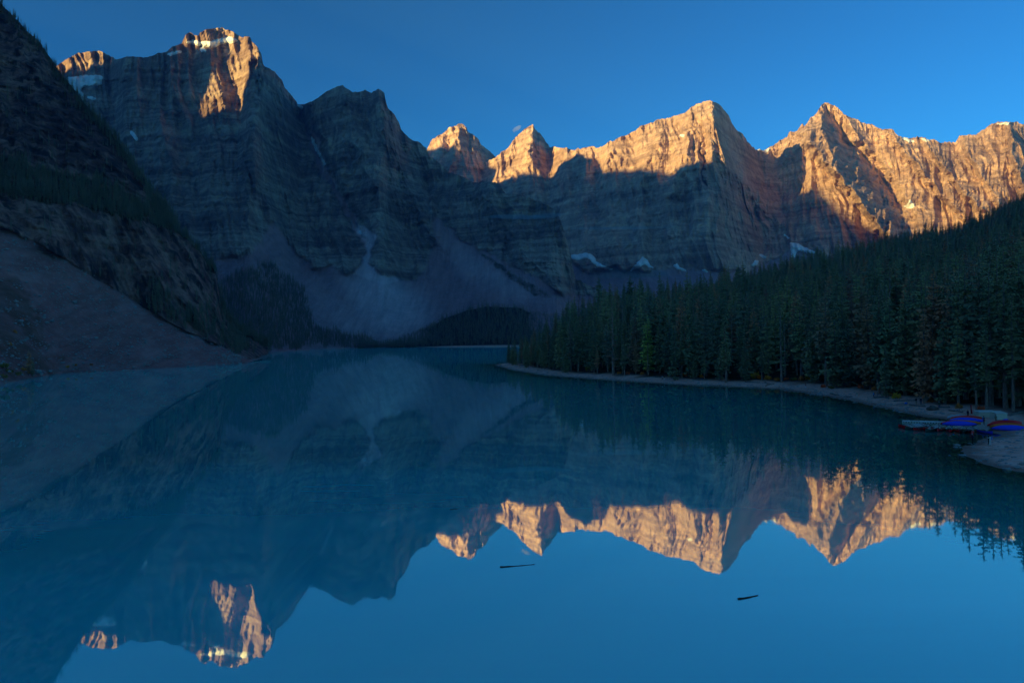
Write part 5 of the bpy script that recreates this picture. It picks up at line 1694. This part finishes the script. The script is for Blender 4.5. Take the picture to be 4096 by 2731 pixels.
PEOPLE = [(2649, 1519, 1.75, 'walk', 'white', 'black', 'walker in white top and dark trousers on the mid shore', -1.2, 'hair', None),
          (2658, 1521, 1.7, 'walk', 'black', 'white', 'walker in dark top and white trousers beside the one in white', -1.2, 'hair', None),
          (3223, 1555, 1.72, 'walk', 'red', 'white', 'walker in red jacket and white trousers on the shore', 1.3, 'hair', None),
          (3428, 1588, 1.25, 'stand', 'mint', 'white', 'child in pale green top on the beach below the path', 0.5, 'hair', None),
          (3495, 1593, 1.72, 'walk', 'sky', 'navy', 'walker in light blue jacket with purple-blue backpack', -1.4, 'sky', 'navy'),
          (3665, 1620, 1.76, 'stand', 'black', 'skin', 'standing hiker in black top with bare legs', 0.4, 'hair', None),
          (3684, 1620, 1.76, 'stand', 'navy', 'navy', 'hiker in dark clothes with white shoulders beside the bare-legged one', -0.6, 'white', 'black'),
          (3757, 1637, 1.78, 'stand', 'green', 'jeans', 'hiker with green top, blue jeans and white hat by the boulder', 2.8, 'white', 'green'),
          (3890, 1775, 1.72, 'phone', 'navy', 'black', 'person in navy jacket and white knit hat at the tip of the spit', 1.2, 'white', None),
          (3962, 1783, 1.70, 'reach', 'white', 'white', 'person in white with lavender backpack raising an arm on the spit', -2.6, 'hair', 'lavender'),
          (3955, 1779, 1.70, 'stand', 'black', 'black', 'person in black partly hidden behind the one in white', -2.2, 'hair', None),
          (3872, 1672, 1.70, 'stand', 'navy', 'black', 'person in dark clothes standing left of the red flag', 0.2, 'red', None),
          (3936, 1699, 1.72, 'stand', 'black', 'black', 'boatman in black at the end of the overturned canoes', 1.4, 'hair', 'blue'),
          (3984, 1692, 1.6, 'stand', 'tan', 'tan', 'person in brown standing before the right cream shed', 0.1, 'hair', None),
          (1998, 1460, 1.75, 'stand', 'blue', 'black', 'person in blue at the very tip of the point', 0.8, 'hair', None),
          (2003, 1462, 1.65, 'stand', 'yellow', 'black', 'person in yellow at the very tip of the point', -0.8, 'hair', None),
          (2040, 1452, 1.75, 'stand', 'white', 'grey', 'person in white by the first shrub of the point', 0.0, 'hair', None)]
for q in PEOPLE:
    person(*q, water=0.5 if q[0] == 3936 else None)

# ---- mist
def wisp(sx, sy, d, size, rot, dens, lb):
    V, Fq = dome((0, 0, 0), (1, 1, 1), 0.5, 20, 12)
    V = V*(1+0.25*fbm(V[:, 0]*2, V[:, 1]*2, V[:, 2]*2, 3, int(sx))[:, None])
    t = NT('mist')
    vol = t.n('VolumePrincipled')
    vol.inputs['Color'].default_value = (0.85, 0.9, 1.0, 1)
    vol.inputs['Density'].default_value = dens
    t.t.links.new(vol.outputs[0], t.out.inputs[1])
    o = link('mist_wisp', mesh_from('mist_wisp', V, Fq, t.m, True), kind='stuff', label=lb, category='mist')
    o.location = unproj(np.float64(sx), np.float64(sy), np.float64(d))
    o.scale = size
    o.rotation_euler = (0, rot, 0)
wisp(2075, 868, 2350, (125, 40, 5), 0.03, 0.010, 'thin horizontal mist strip in front of the central buttress')
wisp(2190, 862, 2380, (70, 30, 6), -0.06, 0.009, 'short mist strip ending at the buttress edge')
wisp(2480, 912, 2700, (210, 40, 4), 0.01, 0.008, 'faint mist strip across the big wall')
wisp(2068, 515, 4400, (34, 22, 14), -0.5, 0.010, 'small cloud puff left of the right horn')

def haze_box():
    t = NT('haze')
    v = t.n('VolumePrincipled')
    v.inputs['Color'].default_value = (0.17, 0.47, 1.0, 1)
    v.inputs['Density'].default_value = 6.0e-5
    v.inputs['Anisotropy'].default_value = 0.2
    t.t.links.new(v.outputs[0], t.out.inputs[1])
    x0, x1, y0, y1, z0, z1 = -7600, 7600, -3600, 8600, -34, 1900
    V = np.array([(x, y, z) for z in (z0, z1) for y in (y0, y1) for x in (x0, x1)], float)
    Fc = np.array([(0, 2, 3, 1), (4, 5, 7, 6), (0, 1, 5, 4), (2, 6, 7, 3), (0, 4, 6, 2), (1, 3, 7, 5)])
    return link('haze', mesh_from('haze', V, Fc, t.m), kind='stuff')
haze_box()
